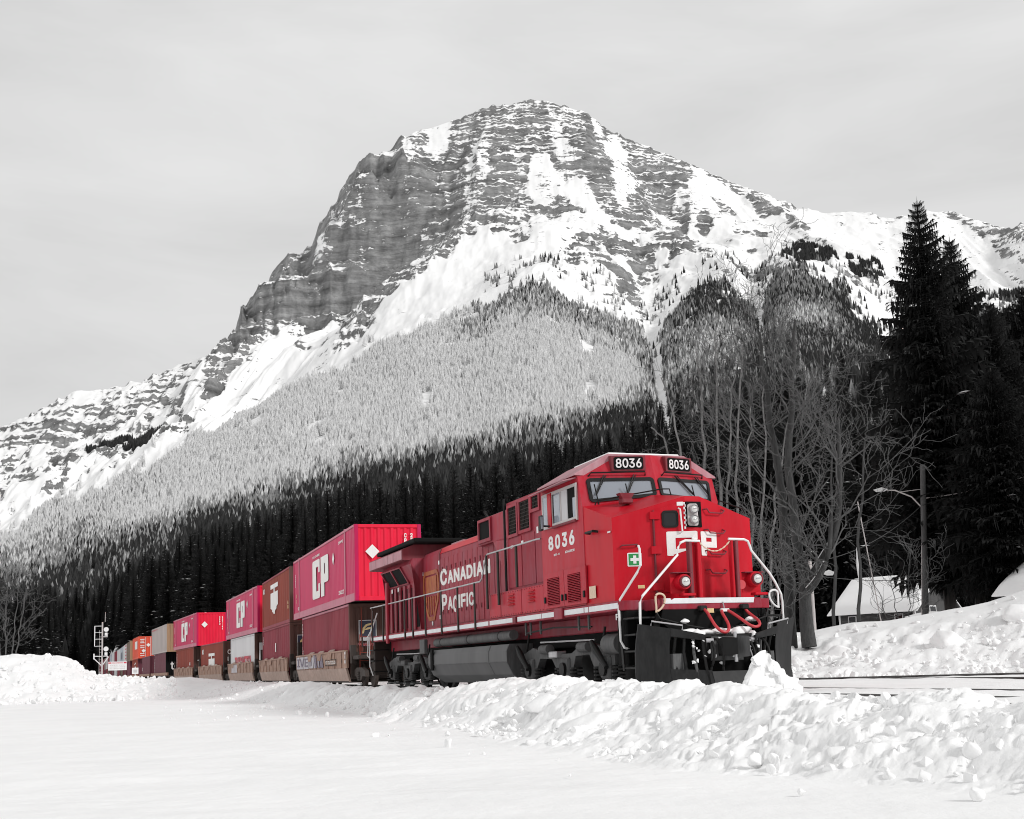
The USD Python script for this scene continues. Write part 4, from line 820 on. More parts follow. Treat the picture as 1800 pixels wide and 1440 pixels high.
obj('angle_cock', MB().cyl((-.44, -1.12, .93), (-.32, -1.16, .93), .04, 10), 'bare_steel', loco)
obj('angle_cock', MB().cyl((.40, -1.16, .93), (.52, -1.12, .93), .04, 10), 'bare_steel', loco)
obj('cross_beam', MB().bbox(-.85, .95, -1.05, -.58, .98, 1.04, .015), 'black_steel', loco)
obj('cut_lever_chain', MB().tube([(.3, -1.3, .8), (.36, -1.36, .5), (.42, -1.35, .3)], .012, 6), 'bare_steel', loco)
def blob(c, r, seed, nn=40):
    g = np.random.default_rng(seed); p = g.normal(size=(nn, 3)); p /= np.linalg.norm(p, axis=1, keepdims=True)
    h = trimesh.Trimesh(p * (g.uniform(.72, 1.0, (nn, 1)))).convex_hull.subdivide()
    v = h.vertices * (1 + .16 * (meshkit.fbm(h.vertices * 2.3 + seed, 3, seed)[:, None] - .5) * 2)
    return np.asarray(c) + v * np.asarray(r), h.faces
for k, (c, r) in enumerate([((-.62, -.86, 1.08), (.24, .14, .08)), ((-.32, -.86, 1.07), (.30, .16, .07)), ((.08, -.84, 1.08), (.34, .14, .08)), ((.42, -.82, 1.10), (.26, .12, .09)), ((.28, -.96, 1.05), (.16, .12, .11)), ((-.50, -.98, 1.04), (.18, .12, .10)), ((.56, -1.0, .98), (.08, .10, .14)), ((-.65, -.78, 1.28), (.10, .08, .05)), ((.72, -.7, 1.30), (.16, .1, .06))]):
    obj('caked_snow', blob(c, r, k + 5), 'snow_clod', loco, smooth=50)
for k in range(26):
    c = (rng.uniform(-.75, .55), rng.uniform(-1.30, -1.05), rng.uniform(.5, 1.0))
    obj('snow_bit', blob(c, tuple(rng.uniform(.018, .05, 3)), k + 30, 12), 'snow_clod', loco)
# fuel tank, reservoir, trucks
tx = [(-1.45, 1.10), (-1.52, .95), (-1.52, .70), (-1.38, .42), (-1.05, .22), (1.05, .22), (1.38, .42), (1.52, .70), (1.52, .95), (1.45, 1.10)]
ft = obj('fuel_tank', MB().loft([[(v, 6.2, z) for v, z in tx], [(v, 12.75, z) for v, z in tx]]), 'tank_grey', loco)
obj('tank_end', MB().loft([[(v * 1.01, 6.17, z * 1.01 - .01) for v, z in tx], [(v * 1.01, 6.24, z * 1.01 - .01) for v, z in tx]]), 'truck_grey', ft)
obj('tank_seam', MB().loft([[(v * 1.006, 7.5, z + .004) for v, z in tx], [(v * 1.006, 7.58, z + .004) for v, z in tx]]), 'tank_grey', ft)
obj('sight_glass', MB().bbox(-1.56, -1.51, 12.2, 12.42, .55, 1.12, .01), 'deep_dark', ft)
obj('tank_weld', MB().box(-1.528, -1.515, 6.25, 12.7, .70, .715), 'truck_grey', ft)
ar = obj('air_reservoir', MB().cyl((-1.34, 6.2, 1.30), (-1.34, 12.45, 1.30), .115, 18), 'truck_grey', loco, smooth=40)
for s in (7.0, 9.4, 11.8): obj('strap', MB().tube([(-1.34, s, 1.30), (-1.34, s + .06, 1.30)], .122, 18), 'black_steel', ar)
obj('filter_box', MB().bbox(-1.56, -1.45, 13.0, 13.5, 1.02, 1.42, .02), 'truck_grey', loco)
for s0, sg in ((3.35, 1), (15.75, 1)):
    tk = obj('truck_frame', MB().prism(Polygon([(-s0 - 2.55, .55), (-s0 - 2.55, .84), (-s0 - 1.9, .98), (-s0 - .9, .80), (-s0 + .3, .82), (-s0 + .9, 1.02), (-s0 + 1.5, .96), (-s0 + 2.4, .86), (-s0 + 2.4, .56), (-s0 + 1.4, .54), (-s0 + 1.2, .78), (-s0 + .5, .76), (-s0 + .35, .5), (-s0 - .5, .46), (-s0 - .8, .72), (-s0 - 1.5, .74), (-s0 - 1.7, .52)]), side(-1.08), 0, .16), 'truck_grey', loco)
    for k in (-1, 0, 1):
        sw = s0 + k * 2.03
        w = obj('wheel', MB().cyl((-.80, sw, .52), (-.66, sw, .52), .52, 32), 'black_steel', tk)
        obj('wheel', MB().cyl((.66, sw, .52), (.80, sw, .52), .52, 32), 'black_steel', tk)
        obj('axle', MB().cyl((-.7, sw, .52), (.7, sw, .52), .09, 12), 'black_steel', tk)
        jb = obj('journal_box', MB().bbox(-1.30, -1.10, sw - .22, sw + .22, .30, .74, .04), 'truck_grey', tk)
        obj('bearing_cap', MB().cyl((-1.30, sw, .50), (-1.36, sw, .50), .14, 18), 'black_steel', jb)
        for d in (-.42, .42):
            sp = obj('spring', MB(), 'black_steel', tk) if 0 else None
            c = MB()
            for q in range(5): c.tube([(-1.2, sw + d, .22 + .07 * q), (-1.2, sw + d, .255 + .07 * q)], [.13, .13], 14)
            obj('spring', c, 'black_steel', tk)
            obj('spring_seat', MB().bbox(-1.32, -1.08, sw + d - .17, sw + d + .17, .16, .215, .01), 'truck_grey', tk)
    for d in (-1.1, 1.0): obj('brake_cylinder', MB().cyl((-1.28, s0 + d - .2, .93), (-1.28, s0 + d + .25, .93), .10, 16), 'truck_grey', tk)
    for d in (-2.0, 2.2):
        obj('shock_absorber', MB().tube([(-1.38, s0 + d + .35, 1.02), (-1.38, s0 + d + .15, .85), (-1.40, s0 + d - .35, .52)], [.045, .075, .05], 10), 'black_steel', tk)
        obj('sand_pipe', MB().tube([(-1.1, s0 + d + .3, 1.3), (-1.15, s0 + d + .35, .9), (-.85, s0 + d + .1, .12)], .025, 6), 'black_steel', tk)
    obj('brake_pipe', MB().tube([(-1.33, s0 - 1.7, 1.05), (-1.33, s0 + 1.2, 1.08)], .018, 6), 'bare_steel', tk)
    obj('lead_box', MB().bbox(-1.34, -1.1, s0 + .3, s0 + .75, .74, .88, .02), 'bare_steel' if s0 < 5 else 'truck_grey', tk)
    obj('traction_motor', MB().bbox(-.6, .6, s0 - 2.6, s0 + 2.6, .3, 1.1, .05), 'deep_dark', tk)
obj('brake_reservoir', MB().cyl((-1.25, 0.55, .95), (-1.25, 1.15, .95), .19, 20), 'truck_grey', loco, smooth=40)
obj('underframe', MB().bbox(-.9, .9, 0.3, 19.3, .95, 1.24, .02), 'deep_dark', loco)
for s in (1.7, 2.2, 4.3, 4.9, 5.2): obj('cable_hanger', MB().bbox(-1.42, -1.38, s, s + .05, 1.25, 1.53, .005), 'truck_grey', loco)
obj('cable', MB().tube([(-1.40, 1.6, 1.3), (-1.40, 2.6, 1.33), (-1.40, 3.6, 1.36), (-1.40, 5.2, 1.3)], .02, 6), 'black_steel', loco)
obj('letter', MB().prism(fit_text('F', -.17, -.09, 1.36, 1.47), side(-1.535), 0, .006), 'white_paint', loco)
# ------------------------------------------------------------------ rails of the train's own track and of the tracks on the right
def rail_mesh(pts):
    p = np.asarray(pts, float); b = MB()
    t = np.gradient(p, axis=0); n = np.stack([t[:, 1], -t[:, 0], 0 * t[:, 0]], 1); n /= np.linalg.norm(n, axis=1, keepdims=True)
    prof = [(-.065, -.17), (-.065, -.15), (-.012, -.12), (-.012, -.04), (-.036, -.03), (-.036, 0), (.036, 0), (.036, -.03), (.012, -.04), (.012, -.12), (.065, -.15), (.065, -.17)]
    return b.loft([[tuple(q + a * nn + np.array([0, 0, z])) for a, z in prof] for q, nn in zip(p, n)])
ss = np.concatenate([np.arange(-16, 60, 4.0), np.arange(60, 460, 8.0)])
for g, lb in ((-.7175, 'dark steel rail under the near wheels of the train'), (.7175, 'dark steel rail under the far wheels of the train')):
    obj('railway_rail', rail_mesh([world(drift(s) + g, s, -0.0) for s in ss]), 'rail_steel', label=lb, cat='rail')
s3 = np.arange(-16, 40, 3.0)
obj('railway_rail', rail_mesh([world(3.15, s, -0.017) for s in s3]), 'rail_steel', label='nearest steel rail showing through snow beside the front of the locomotive', cat='rail')
obj('railway_rail', rail_mesh([world(9.1, s, -0.013) for s in s3]), 'rail_steel', label='middle snow-edged rail running right behind the large snow chunk', cat='rail')
def curve_rail(z):
    pts = []
    for az in np.linspace(8.0, 27, 20):
        r = np.interp(az, [8, 12.8, 23, 27], [36.5, 35.2, 33.0, 32.0]); a = math.radians(az); pts.append((r * math.sin(a), r * math.cos(a), z))
    return pts
obj('railway_rail', rail_mesh([(x, y, -0.008 + 0.04 * i / 19) for i, (x, y, z) in enumerate(curve_rail(0))]), 'rail_steel', label='farthest dark rail along the foot of the lumpy snow bank', cat='rail')

# ------------------------------------------------------------------ containers
def corr(s0, s1, z0, z1, v, pitch, depth, sg):
    """A corrugated sheet in the plane v, folded towards sg."""
    n = max(2, int(round((s1 - s0) / pitch))); p = (s1 - s0) / n; xs, vs = [], []
    for k in range(n):
        a = s0 + k * p
        xs += [a, a + p * .30, a + p * .5, a + p * .80]; vs += [0, 0, 1, 1]
    xs.append(s1); vs.append(0)
    xs, vs = np.array(xs), v - sg * np.array(vs) * depth
    V = np.vstack([np.stack([vs, xs, np.full_like(xs, z0)], 1), np.stack([vs, xs, np.full_like(xs, z1)], 1)]); m = len(xs); j = np.arange(m - 1)
    f = np.stack([j, j + 1, j + 1 + m, j + m], 1)
    return V, (f if sg > 0 else f[:, ::-1])
def corr_end(v0, v1, z0, z1, s, pitch, depth, sg):
    V, f = corr(v0, v1, z0, z1, 0, pitch, depth, 1)
    V = np.stack([V[:, 1], s + sg * V[:, 0], V[:, 2]], 1)
    return V, (f if sg < 0 else f[:, ::-1])
def container(name, label, s0, L, z0, side_m, end_m, rail_m, H=2.896, W=2.60, style='plain', near=True, group=None, cat='container'):
    v0 = drift(s0 + 0.0); dv = drift(s0 + L) - v0; x, y, _ = world(v0, s0)
    t = thing(name, label, cat, (x, y, z0), TH - math.atan2(dv, L), group)
    h = W / 2
    d = 0.012 if style == 'cp' else 0.030
    p = 0.30 if style == 'cp' else 0.27
    for sg in (-1, 1):
        V, f = corr(.12, L - .12, .16, H - .10, sg * (h - .02), p, d, sg)
        obj('side_panel', (V, f), side_m, t)
    V, f = corr_end(-h + .14, h - .14, .16, H - .12, 0.03, 0.245 if style == 'cp' else .25, .045, -1)
    obj('end_wall', (V, f), end_m, t)
    V, f = corr_end(-h + .14, h - .14, .16, H - .12, L - .03, .25, .04, 1)
    obj('end_wall', (V, f), end_m, t)
    for sv in (-1, 1):
        for a, b in ((0, .16), (L - .16, L)): obj('corner_post', MB().bbox(*sorted((sv * (h - .15), sv * h)), a, b, 0, H, .01), end_m if a == 0 and style != 'cp' else side_m, t)
        obj('bottom_rail', MB().bbox(*sorted((sv * (h - .06), sv * (h + .004))), .16, L - .16, .0, .30 if style == 'cp' else .17, .008), rail_m, t)
        obj('top_rail', MB().bbox(*sorted((sv * (h - .06), sv * (h + .004))), .16, L - .16, H - .09, H, .008), rail_m, t)
    for a, b in ((.004, .12), (L - .12, L - .004)):
        obj('sill', MB().bbox(-h + .15, h - .15, a, b, .0, .16, .01), end_m, t); obj('header', MB().bbox(-h + .15, h - .15, a, b, H - .13, H, .01), end_m, t)
    obj('roof', MB().box(-h + .06, h - .06, .12, L - .12, H - .05, H - .02), rail_m, t)
    obj('floor', MB().box(-h + .06, h - .06, .12, L - .12, .05, .12), 'rust_black', t)
    if style == 'cp' and L > 15:
        for a in (2.0, L - 2.0):
            for sv in (-1, 1): obj('lift_post', MB().bbox(*sorted((sv * (h - .04), sv * (h + .012))), a - .09, a + .09, 0, H + .03, .01), rail_m, t)
    return t, h, H, L
def on_side(t, h, polys, mat, name='lettering', d=.008):
    b = MB()
    for p in polys: b.prism(p, side(-h), 0.001, d)
    obj(name, b, mat, t)
def on_end(t, polys, mat, name='lettering', d=.006, s=0.0):
    b = MB()
    for p in polys: b.prism(p, front(s - .018), 0.0, d)
    obj(name, b, mat, t)
def vtext(txt, x, z0, z1, w):
    """Letters one above the other."""
    n = len(txt); hh = (z1 - z0) / n
    return [fit_text(c, x + (w * .3 if c in '1I' else 0), x + (w * .7 if c in '1I' else w), z1 - (i + 1) * hh + hh * .15, z1 - i * hh) for i, c in enumerate(txt) if c != ' ']
def diamond(cx, cz, r, k=1.0): return Polygon([(cx - r * k, cz), (cx, cz - r), (cx + r * k, cz), (cx, cz + r)])

def cp_box(label, s0, full=True, code='234567'):
    t, h, H, L = container('container', label, s0, 16.15, 3.235, 'cp_crimson', 'cp_scarlet', 'cp_rail_pink', style='cp', group=None)
    for g in cp_logo(-L * .62, -L * .36, .62, 2.34, .24, .14): on_side(t, h + .004, [g], 'logo_white', 'logo_letter')
    on_side(t, h + .004, [diamond(-4.6, 2.0, .25, 1.0)], 'logo_white', 'placard')
    on_side(t, h + .004, vtext('CPPU' + code[:3], -L + .75, 1.55, 2.2, .16), 'logo_white')
    on_side(t, h + .004, vtext('53 FT', -L + .95, .75, 1.2, .14), 'yellow_label')
    on_side(t, h + .004, [fit_text('HI CUBE', -9.9, -8.0, 2.47, 2.57), fit_text('CPPU', -3.4, -2.3, 2.45, 2.56), fit_text(code, -3.4, -2.3, .42, .58), fit_text('53', -14.6, -14.1, .40, .54)], 'logo_white')
    on_end(t, [diamond(-.62, 1.85, .27)], 'logo_white', 'placard', .012)
    on_end(t, vtext('CPPU', .62, 1.75, 2.55, .10) + vtext(code, .86, 1.35, 2.55, .10), 'logo_white')
    obj('catch', MB().hull([(.2, -.03, .02), (.5, -.03, .02), (.28, -.03, -.12), (.42, -.03, -.12), (.2, .05, .02), (.5, .05, .02), (.28, .05, -.12), (.42, .05, -.12)]), 'cp_scarlet', t)
    return t
def shield_logo(cx, z0, z1, w):
    """A shield of five bars under a cross bar."""
    H = z1 - z0; out = [sbox(cx - w / 2, z1 - .14 * H, cx + w / 2, z1), sbox(cx - .07 * w, z1 - .3 * H, cx + .07 * w, z1 - .1 * H)]
    for k, (a, b) in enumerate(((.0, .74), (.0, .62), (.16, .50), (.0, .62), (.0, .74))):
        x = cx - w / 2 + k * w / 5; lo = (.22, .10, 0.0, .10, .22)[k]
        out.append(Polygon([(x + .01, z0 + lo * H), (x + w / 5 - .015, z0 + (lo - (.06 if k < 2 else -.06 if k > 2 else 0)) * H), (x + w / 5 - .015, z0 + .72 * H), (x + .01, z0 + .72 * H)]))
    out.append(Polygon([(cx - w / 2, z0 + .72 * H), (cx - w * .2, z0 + .72 * H), (cx, z0 + .5 * H), (cx, z0 + .3 * H)])); out.append(Polygon([(cx + w / 2, z0 + .72 * H), (cx + w * .2, z0 + .72 * H), (cx, z0 + .5 * H), (cx, z0 + .3 * H)]))
    return [unary_union([g.buffer(.004) for g in out])]
def swoosh_panel(t):
    on_end(t, [sbox(-.86, 1.45, -.16, 2.25)], 'logo_navy', 'logo_panel', .008)
    on_end(t, [sbox(-.86, 1.45, -.16, 2.25).difference(sbox(-.83, 1.60, -.19, 2.22)), fit_text('FLORENS', -.82, -.20, 1.47, 1.57)], 'door_grey', 'logo_border', .012)
    a = [Point(.0, 0)]
    sw = Polygon([(-.74, 1.72), (-.70, 1.95), (-.58, 2.08), (-.40, 2.13), (-.24, 2.12), (-.36, 2.06), (-.52, 2.02), (-.62, 1.92), (-.66, 1.74)]).union(Polygon([(-.66, 1.88), (-.50, 1.96), (-.28, 1.98), (-.42, 1.90), (-.58, 1.86)]))
    on_end(t, [sw], 'yellow_label', 'logo_mark', .014)
    on_end(t, [fit_text('WWW.FL.COM', -.88, .35, 1.24, 1.35)], 'cp_rail_pink')
def doors(t, H, W, rodm='frame_grey'):
    for v in (-.75, -.35, .35, .75): obj('lock_rod', MB().tube([(v, -.03, .15), (v, -.03, H - .15)], .02, 6), rodm, t)

# stack 1, right behind the locomotive
cp_box('red CP container nearest the locomotive, top of the first stack', 25.19, code='234512')
t, h, H, L = container('container', 'faded maroon ribbed container under the first CP box, behind the locomotive', 26.9, 12.19, .32, 'maroon_box', 'brown_end', 'cp_rail_pink', W=2.44)
swoosh_panel(t); doors(t, H, 2.44, 'brown_box')
on_side(t, h, vtext('FSCU', -12.0, 2.0, 2.6, .12) + vtext('45G1', -12.0, .9, 1.35, .12), 'logo_white')
# stack 2
t, h, H, L = container('container', 'brown container with white shield emblem between two CP boxes', 43.5, 12.19, 3.235, 'brown_box', 'brown_end', 'maroon_box', W=2.44)
on_side(t, h, shield_logo(-6.4, .75, 2.45, 3.3), 'logo_white', 'emblem'); on_side(t, h, [fit_text('MX', -11.7, -10.9, 2.15, 2.45)], 'logo_white'); on_side(t, h, vtext('48', -.8, .7, 1.15, .25), 'yellow_label')
t, h, H, L = container('container', 'plain brown container below the white shield emblem, in a tan well', 43.5, 12.19, .32, 'maroon_box', 'brown_end', 'maroon_box', W=2.44)
swoosh_panel(t); on_end(t, [sbox(-.75, .55, -.1, 1.05)], 'yellow_label', 'placard', .01); on_side(t, h, [sbox(-6.1, 1.5, -5.7, 2.0)], 'logo_white', 'placard'); on_side(t, h, vtext('TGHU', -11.8, 2.0, 2.5, .12), 'logo_white')
# stack 3
cp_box('red CP container above the white box, second CP box from the locomotive', 57.5, code='233817')
t, h, H, L = container('container', 'white container with red lettering beneath a CP box', 59.4, 12.19, .32, 'white_box', 'brown_end', 'white_box', W=2.44)
on_side(t, h, [fit_text('TRANSAMERICA', -9.9, -1.6, .55, 1.55)], 'logo_red'); on_end(t, [sbox(-.95, 1.2, .3, 2.3)], 'white_box', 'panel', .01); on_end(t, [fit_text('Y', -.62, -.2, 1.75, 2.22)], 'logo_navy', 'lettering', .02)
# stack 3b: a single brown box low in its well
t, h, H, L = container('container', 'brown container with white shield emblem, nothing stacked on top', 75.6, 12.19, .32, 'brown_box', 'brown_end', 'maroon_box', W=2.44)
on_side(t, h, shield_logo(-6.0, .55, 2.1, 3.2), 'logo_white', 'emblem'); on_side(t, h, [fit_text('MX', -11.4, -10.4, 2.1, 2.5)], 'logo_white'); on_end(t, [fit_text('COSCO', -.9, .6, 1.9, 2.25), fit_text('LINES', -.9, .4, 1.4, 1.7)], 'logo_white')
# stack 4
cp_box('red CP container showing its whole bright ribbed end, third CP box', 89.86, code='237144')
t, h, H, L = container('container', 'brown container under the third CP box, far down the train', 92.2, 12.19, .32, 'brown_box', 'brown_end', 'brown_box', W=2.44)
on_side(t, h, vtext('TEXU4510', -11.7, .6, 2.5, .2), 'logo_white'); on_side(t, h, [fit_text('45', -3.0, -2.2, 1.3, 1.6)], 'logo_white'); on_end(t, [fit_text('TEX', -.9, .5, 1.2, 1.75)], 'logo_white')
# stack 5
t, h, H, L = container('container', 'weathered grey container with tan end behind the third CP box', 111.9, 16.15, 3.235, 'grey_box', 'tan_box', 'grey_box')
on_end(t, [diamond(.0, 1.7, .33)], 'logo_white', 'placard', .012); on_side(t, h, [fit_text('WEST', -15.8, -9.5, 2.62, 2.75)], 'logo_red')
t, h, H, L = container('container', 'dark plum container under the weathered grey box', 113.5, 12.19, .32, 'plum_box', 'deep_dark', 'plum_box', W=2.44)
on_side(t, h, vtext('TEXU33', -11.5, .6, 2.4, .22), 'logo_white'); on_end(t, [fit_text('tex', -.75, .75, 1.1, 1.9)], 'logo_white')
t, h, H, L = container('container', 'dark plum container with nothing on top, ahead of the orange box', 131.5, 12.19, .32, 'plum_box', 'plum_box', 'plum_box', W=2.44)
on_side(t, h, [fit_text('TEX', -11, -10.2, 1.2, 1.6)], 'logo_white')
# stack 6
t, h, H, L = container('container', 'bright orange container with pale ribs and placards on its end', 150.0, 12.19, 3.235, 'orange_box', 'orange_box', 'orange_box', W=2.44)
on_side(t, h, [sbox(-7.0, 1.3, -2.2, 2.35)], 'logo_white', 'placard'); on_end(t, [diamond(.05, 1.75, .26), diamond(-.55, 1.0, .26)], 'logo_white', 'placard', .02)
on_end(t, [sbox(-1.0, z, -.45, z + .10) for z in (.3, .6, 1.35, 1.6, 2.0, 2.45)] + [fit_text('SCHNEIDER'[:5], -.95, -.55, 2.15, 2.35)], 'logo_white', 'panel', .012)
for v in (-.28, .32, .80): obj('lock_rod', MB().tube([(v, -.03, .1), (v, -.03, 2.8)], .028, 6), 'logo_white', t)
t, h, H, L = container('container', 'brick red container below the bright orange box', 151.0, 12.19, .32, 'brown_box', 'plum_box', 'brown_box', W=2.44)
on_side(t, h, [sbox(-6.2, .35, -3.4, 1.9), Polygon([(-7, 2.1), (-3.6, 2.3), (-3.6, 2.45), (-7, 2.25)])], 'logo_white', 'emblem')
# the far tail of the train
TAIL = [(168.5, 'olive_box', 'tan_box', 'drab olive container with tan end beyond the orange box', 'plum_box', 'plum container below the drab olive box'),
        (184.5, 'white_box', 'white_box', 'white container with faint red stripes beyond the olive box', 'maroon_box', 'maroon container below the white striped box'),
        (200.5, 'pale_blue_box', 'pale_blue_box', 'pale blue container with dark square, far down the train', 'olive_box', 'drab container below the pale blue box'),
        (216.5, 'white_box', 'white_box', 'plain whitish container just right of the signal mast', 'maroon_box', 'maroon container just right of the signal mast')]
for s0, a, e, lab, lo, lolab in TAIL:
    t, h, H, L = container('container', lab, s0, 14.6, 3.235, a, e, a, W=2.5)
    if 'stripes' in lab: on_side(t, h, [sbox(-4.8, z, -.6, z + .22) for z in (.5, 1.0, 1.5, 2.0, 2.5)], 'logo_red', 'stripe')
    if 'square' in lab: on_side(t, h, [sbox(-9, .8, -4, 2.0)], 'logo_navy', 'panel')
    container('container', lolab, s0 + 1.2, 12.19, .32, lo, 'plum_box', lo, W=2.44)
FAR = [('maroon_box', 'white_box'), ('white_box', 'plum_box'), ('pale_blue_box', 'maroon_box'), ('maroon_box', 'olive_box'), ('white_box', 'maroon_box'), ('grey_box', 'plum_box'), ('maroon_box', 'maroon_box'), ('white_box', 'grey_box'), ('plum_box', 'maroon_box'), ('maroon_box', 'white_box')]
CNAME = {'maroon_box': 'maroon', 'white_box': 'whitish', 'pale_blue_box': 'pale blue', 'plum_box': 'plum', 'olive_box': 'drab', 'grey_box': 'grey'}
for k, (a, lo) in enumerate(FAR):
    for mm, z, w in ((a, 3.235, 'upper'), (lo, .32, 'lower')):
        container('container', f'{CNAME[mm]} container in the {w} row at the far end of the train', 233 + k * 16.5, 13.6, z, mm, mm, mm, W=2.5, group=f'{CNAME[mm]} {w} containers at the far end of the train')

# ------------------------------------------------------------------ well cars
def well_car(label, s0, L, kind, first=False):
    v0 = drift(s0); dv = drift(s0 + L) - v0; x, y, _ = world(v0, s0)
    t = thing('well_car', label, 'rail car', (x, y, 0), TH - math.atan2(dv, L))
    if kind == 'well':
        up = [(-1.40, .74), (-1.42, 1.38), (-1.34, 1.42), (-1.32, .74)]; lo = [(-1.26, .20), (-1.40, .735), (-1.32, .735), (-1.18, .20)]
        for sg in (-1, 1):
            P = lambda pr, a, b: MB().loft([[(sg * -v, y, z) for v, z in pr] for y in (a, b)]) if sg > 0 else MB().loft([[(v, y, z) for v, z in pr] for y in (a, b)])
            obj('side_plate', P(up, 0, L), 'well_tan', t); obj('lower_plate', P(lo, .25, L - .1), 'well_tan_low', t)
            obj('top_chord', MB().bbox(*sorted((sg * 1.30, sg * 1.46)), .2, L - .2, 1.36, 1.43, .012), 'well_tan', t)
        obj('bottom_sill', MB().bbox(-1.27, 1.27, .3, L - .3, .17, .26, .02), 'rust_black', t)
        for y in ((3.0, 5.6, 8.2) if first else (2.5, 6.0, 9.0)):
            obj('guide', MB().hull([(-1.44, y, 1.40), (-1.44, y + 1.3, 1.40), (-1.30, y + .1, 1.52), (-1.30, y + 1.2, 1.52), (-1.34, y, 1.40), (-1.34, y + 1.3, 1.40)]), 'well_tan_low', t)
            obj('guide_bracket', MB().prism(Polygon([(-y - 1.25, 1.40), (-y - .05, 1.40), (-y - .3, 1.1), (-y - 1.0, 1.1)]), side(-1.425), 0, .03), 'well_tan', t)
        for y in np.arange(1.0, L - .5, 1.55): obj('rib', MB().hull([(-1.43, y, .75), (-1.43, y + .09, .75), (-1.44, y, 1.36), (-1.44, y + .09, 1.36), (-1.39, y, .75), (-1.39, y + .09, 1.36)]), 'well_tan', t)
        for y in (-.45, L + .15): obj('end_post', MB().bbox(-1.30, -1.10, y, y + .28, .9, 2.1 if y > 0 else 1.6, .02), 'rust_black', t)
        obj('end_platform', MB().bbox(-1.25, 1.25, -1.6, -.05, 1.05, 1.2, .02), 'rust_black', t); obj('end_platform', MB().bbox(-1.25, 1.25, L + .05, L + 1.3, 1.05, 1.2, .02), 'rust_black', t)
        obj('end_wall', MB().bbox(-1.25, 1.25, -.06, -.01, .3, 1.35, .01), 'rust_black', t)
    else:
        for sg in (-1, 1): obj('side_sill', MB().bbox(*sorted((sg * 1.28, sg * 1.42)), 0, L, .82, 1.12, .015), 'well_tan', t)
        obj('center_sill', MB().bbox(-1.2, 1.2, .4, L - .4, .28, .85, .03), 'rust_black', t)
        for y in np.arange(1.2, L - 1, 2.3): obj('rib', MB().bbox(-1.36, -1.22, y, y + .1, .3, .82, .01), 'rust_black', t)
    for yy in ([-1.0] if not first else [-1.0]) + [L + .9]:
        tr = obj('truck_frame', MB().prism(Polygon([(-yy - 1.2, .40), (-yy - 1.1, .62), (-yy - .45, .74), (-yy + .45, .74), (-yy + 1.1, .62), (-yy + 1.2, .40), (-yy + .6, .42), (-yy + .35, .26), (-yy - .35, .26), (-yy - .6, .42)]), side(-.98), 0, .14), 'rust_black', t)
        for d in (-.87, .87):
            for vv in (-.72, .72): obj('wheel', MB().cyl((vv - .06, yy + d, .46), (vv + .06, yy + d, .46), .46, 20), 'rust_black', tr)
        c = MB()
        for q in range(4): c.cyl((-1.05, yy, .30 + .08 * q), (-1.05, yy, .345 + .08 * q), .16, 12)
        obj('spring', c, 'rust_black', tr)
        obj('snow_cap', blob((-1.1, yy, .12), (.12, .5, .06), int(abs(s0)) + 3, 24), 'snow_clod', t, smooth=50)
    return t
t = well_car('tan well car with graffiti and number board right behind the locomotive', 26.6, 13.2, 'well', True)
on_side(t, 1.425, [fit_text('DTTX 72120', -4.6, -2.35, .92, 1.06)], 'logo_white', 'number_board')
on_side(t, 1.424, [sbox(-4.75, .86, -2.2, 1.12).difference(sbox(-4.69, .89, -2.26, 1.09))], 'rust_black', 'board_frame')
on_side(t, 1.424, [diamond(-.95, 1.02, .09).difference(diamond(-.95, 1.02, .05))], 'rust_black', 'stencil')
on_side(t, 1.424, [sbox(-12.9, .78, -10.8, 1.34), sbox(-10.7, .78, -9.2, 1.34), sbox(-9.1, .8, -7.9, 1.28)], 'graffiti_silver', 'graffiti')
on_side(t, 1.430, [Polygon([(-7.8, 1.36), (-7.2, 1.36), (-6.9, .8), (-7.5, .8)]), Polygon([(-7.0, 1.34), (-6.5, 1.34), (-6.1, .8), (-6.6, .8)]), Polygon([(-6.3, 1.3), (-5.6, 1.36), (-5.2, .8), (-5.9, .8)])], 'graffiti_violet', 'graffiti')
on_side(t, 1.436, [fit_text('IVE', -12.7, -9.4, .88, 1.26), sbox(-8.9, .88, -8.75, 1.2), sbox(-8.5, .9, -8.35, 1.22)], 'graffiti_violet', 'graffiti')
on_side(t, 1.438, [Polygon([(-7.9, 1.38), (-7.75, 1.38), (-7.4, .8), (-7.6, .8)]), Polygon([(-6.6, 1.3), (-6.45, 1.3), (-6.2, .85), (-6.35, .85)])], 'graffiti_silver', 'graffiti')
for k, z in enumerate((.92, 1.10, 1.26)): obj('reflector', MB().box(-1.432, -1.425, .12, .30, z, z + .12), ('white_paint', 'frame_grey', 'white_paint')[k], t)
obj('brake_wheel', MB().tube([(-.9, -.6, 1.5), (-.9, -.6, 1.9)], .03), 'rust_black', t)
ld = MB()
for v in (-.95, -.55): ld.tube([(v, -.35, .6), (v, -.35, 2.0)], .022, 6)
for z in np.arange(.7, 2.0, .3): ld.tube([(-.95, -.35, z), (-.55, -.35, z)], .018, 6)
obj('end_ladder', ld, 'brown_box', t)
for v in (-.2, .1, .4): obj('end_stake', MB().bbox(v, v + .12, -.30, -.2, 1.0, 1.95, .01), 'rust_black', t)
obj('end_grab', MB().tube([(-.6, -.9, .82), (-.2, -.9, .84)], .03), 'cream_label', t)
well_car('tan well car under the pair of brown containers', 43.4, 12.4, 'well')
t = well_car('tan well car with silver graffiti under the white container', 59.2, 12.6, 'well')
on_side(t, 1.424, [sbox(-10.4, .78, -7.2, 1.34)], 'graffiti_silver', 'graffiti')
well_car('tan well car under the single brown container', 75.4, 12.6, 'well')
well_car('tan well car under the third CP box', 91.8, 12.9, 'well')
well_car('low dark rail car with tan side sill under the grey and plum boxes', 110.5, 17.0, 'spine')
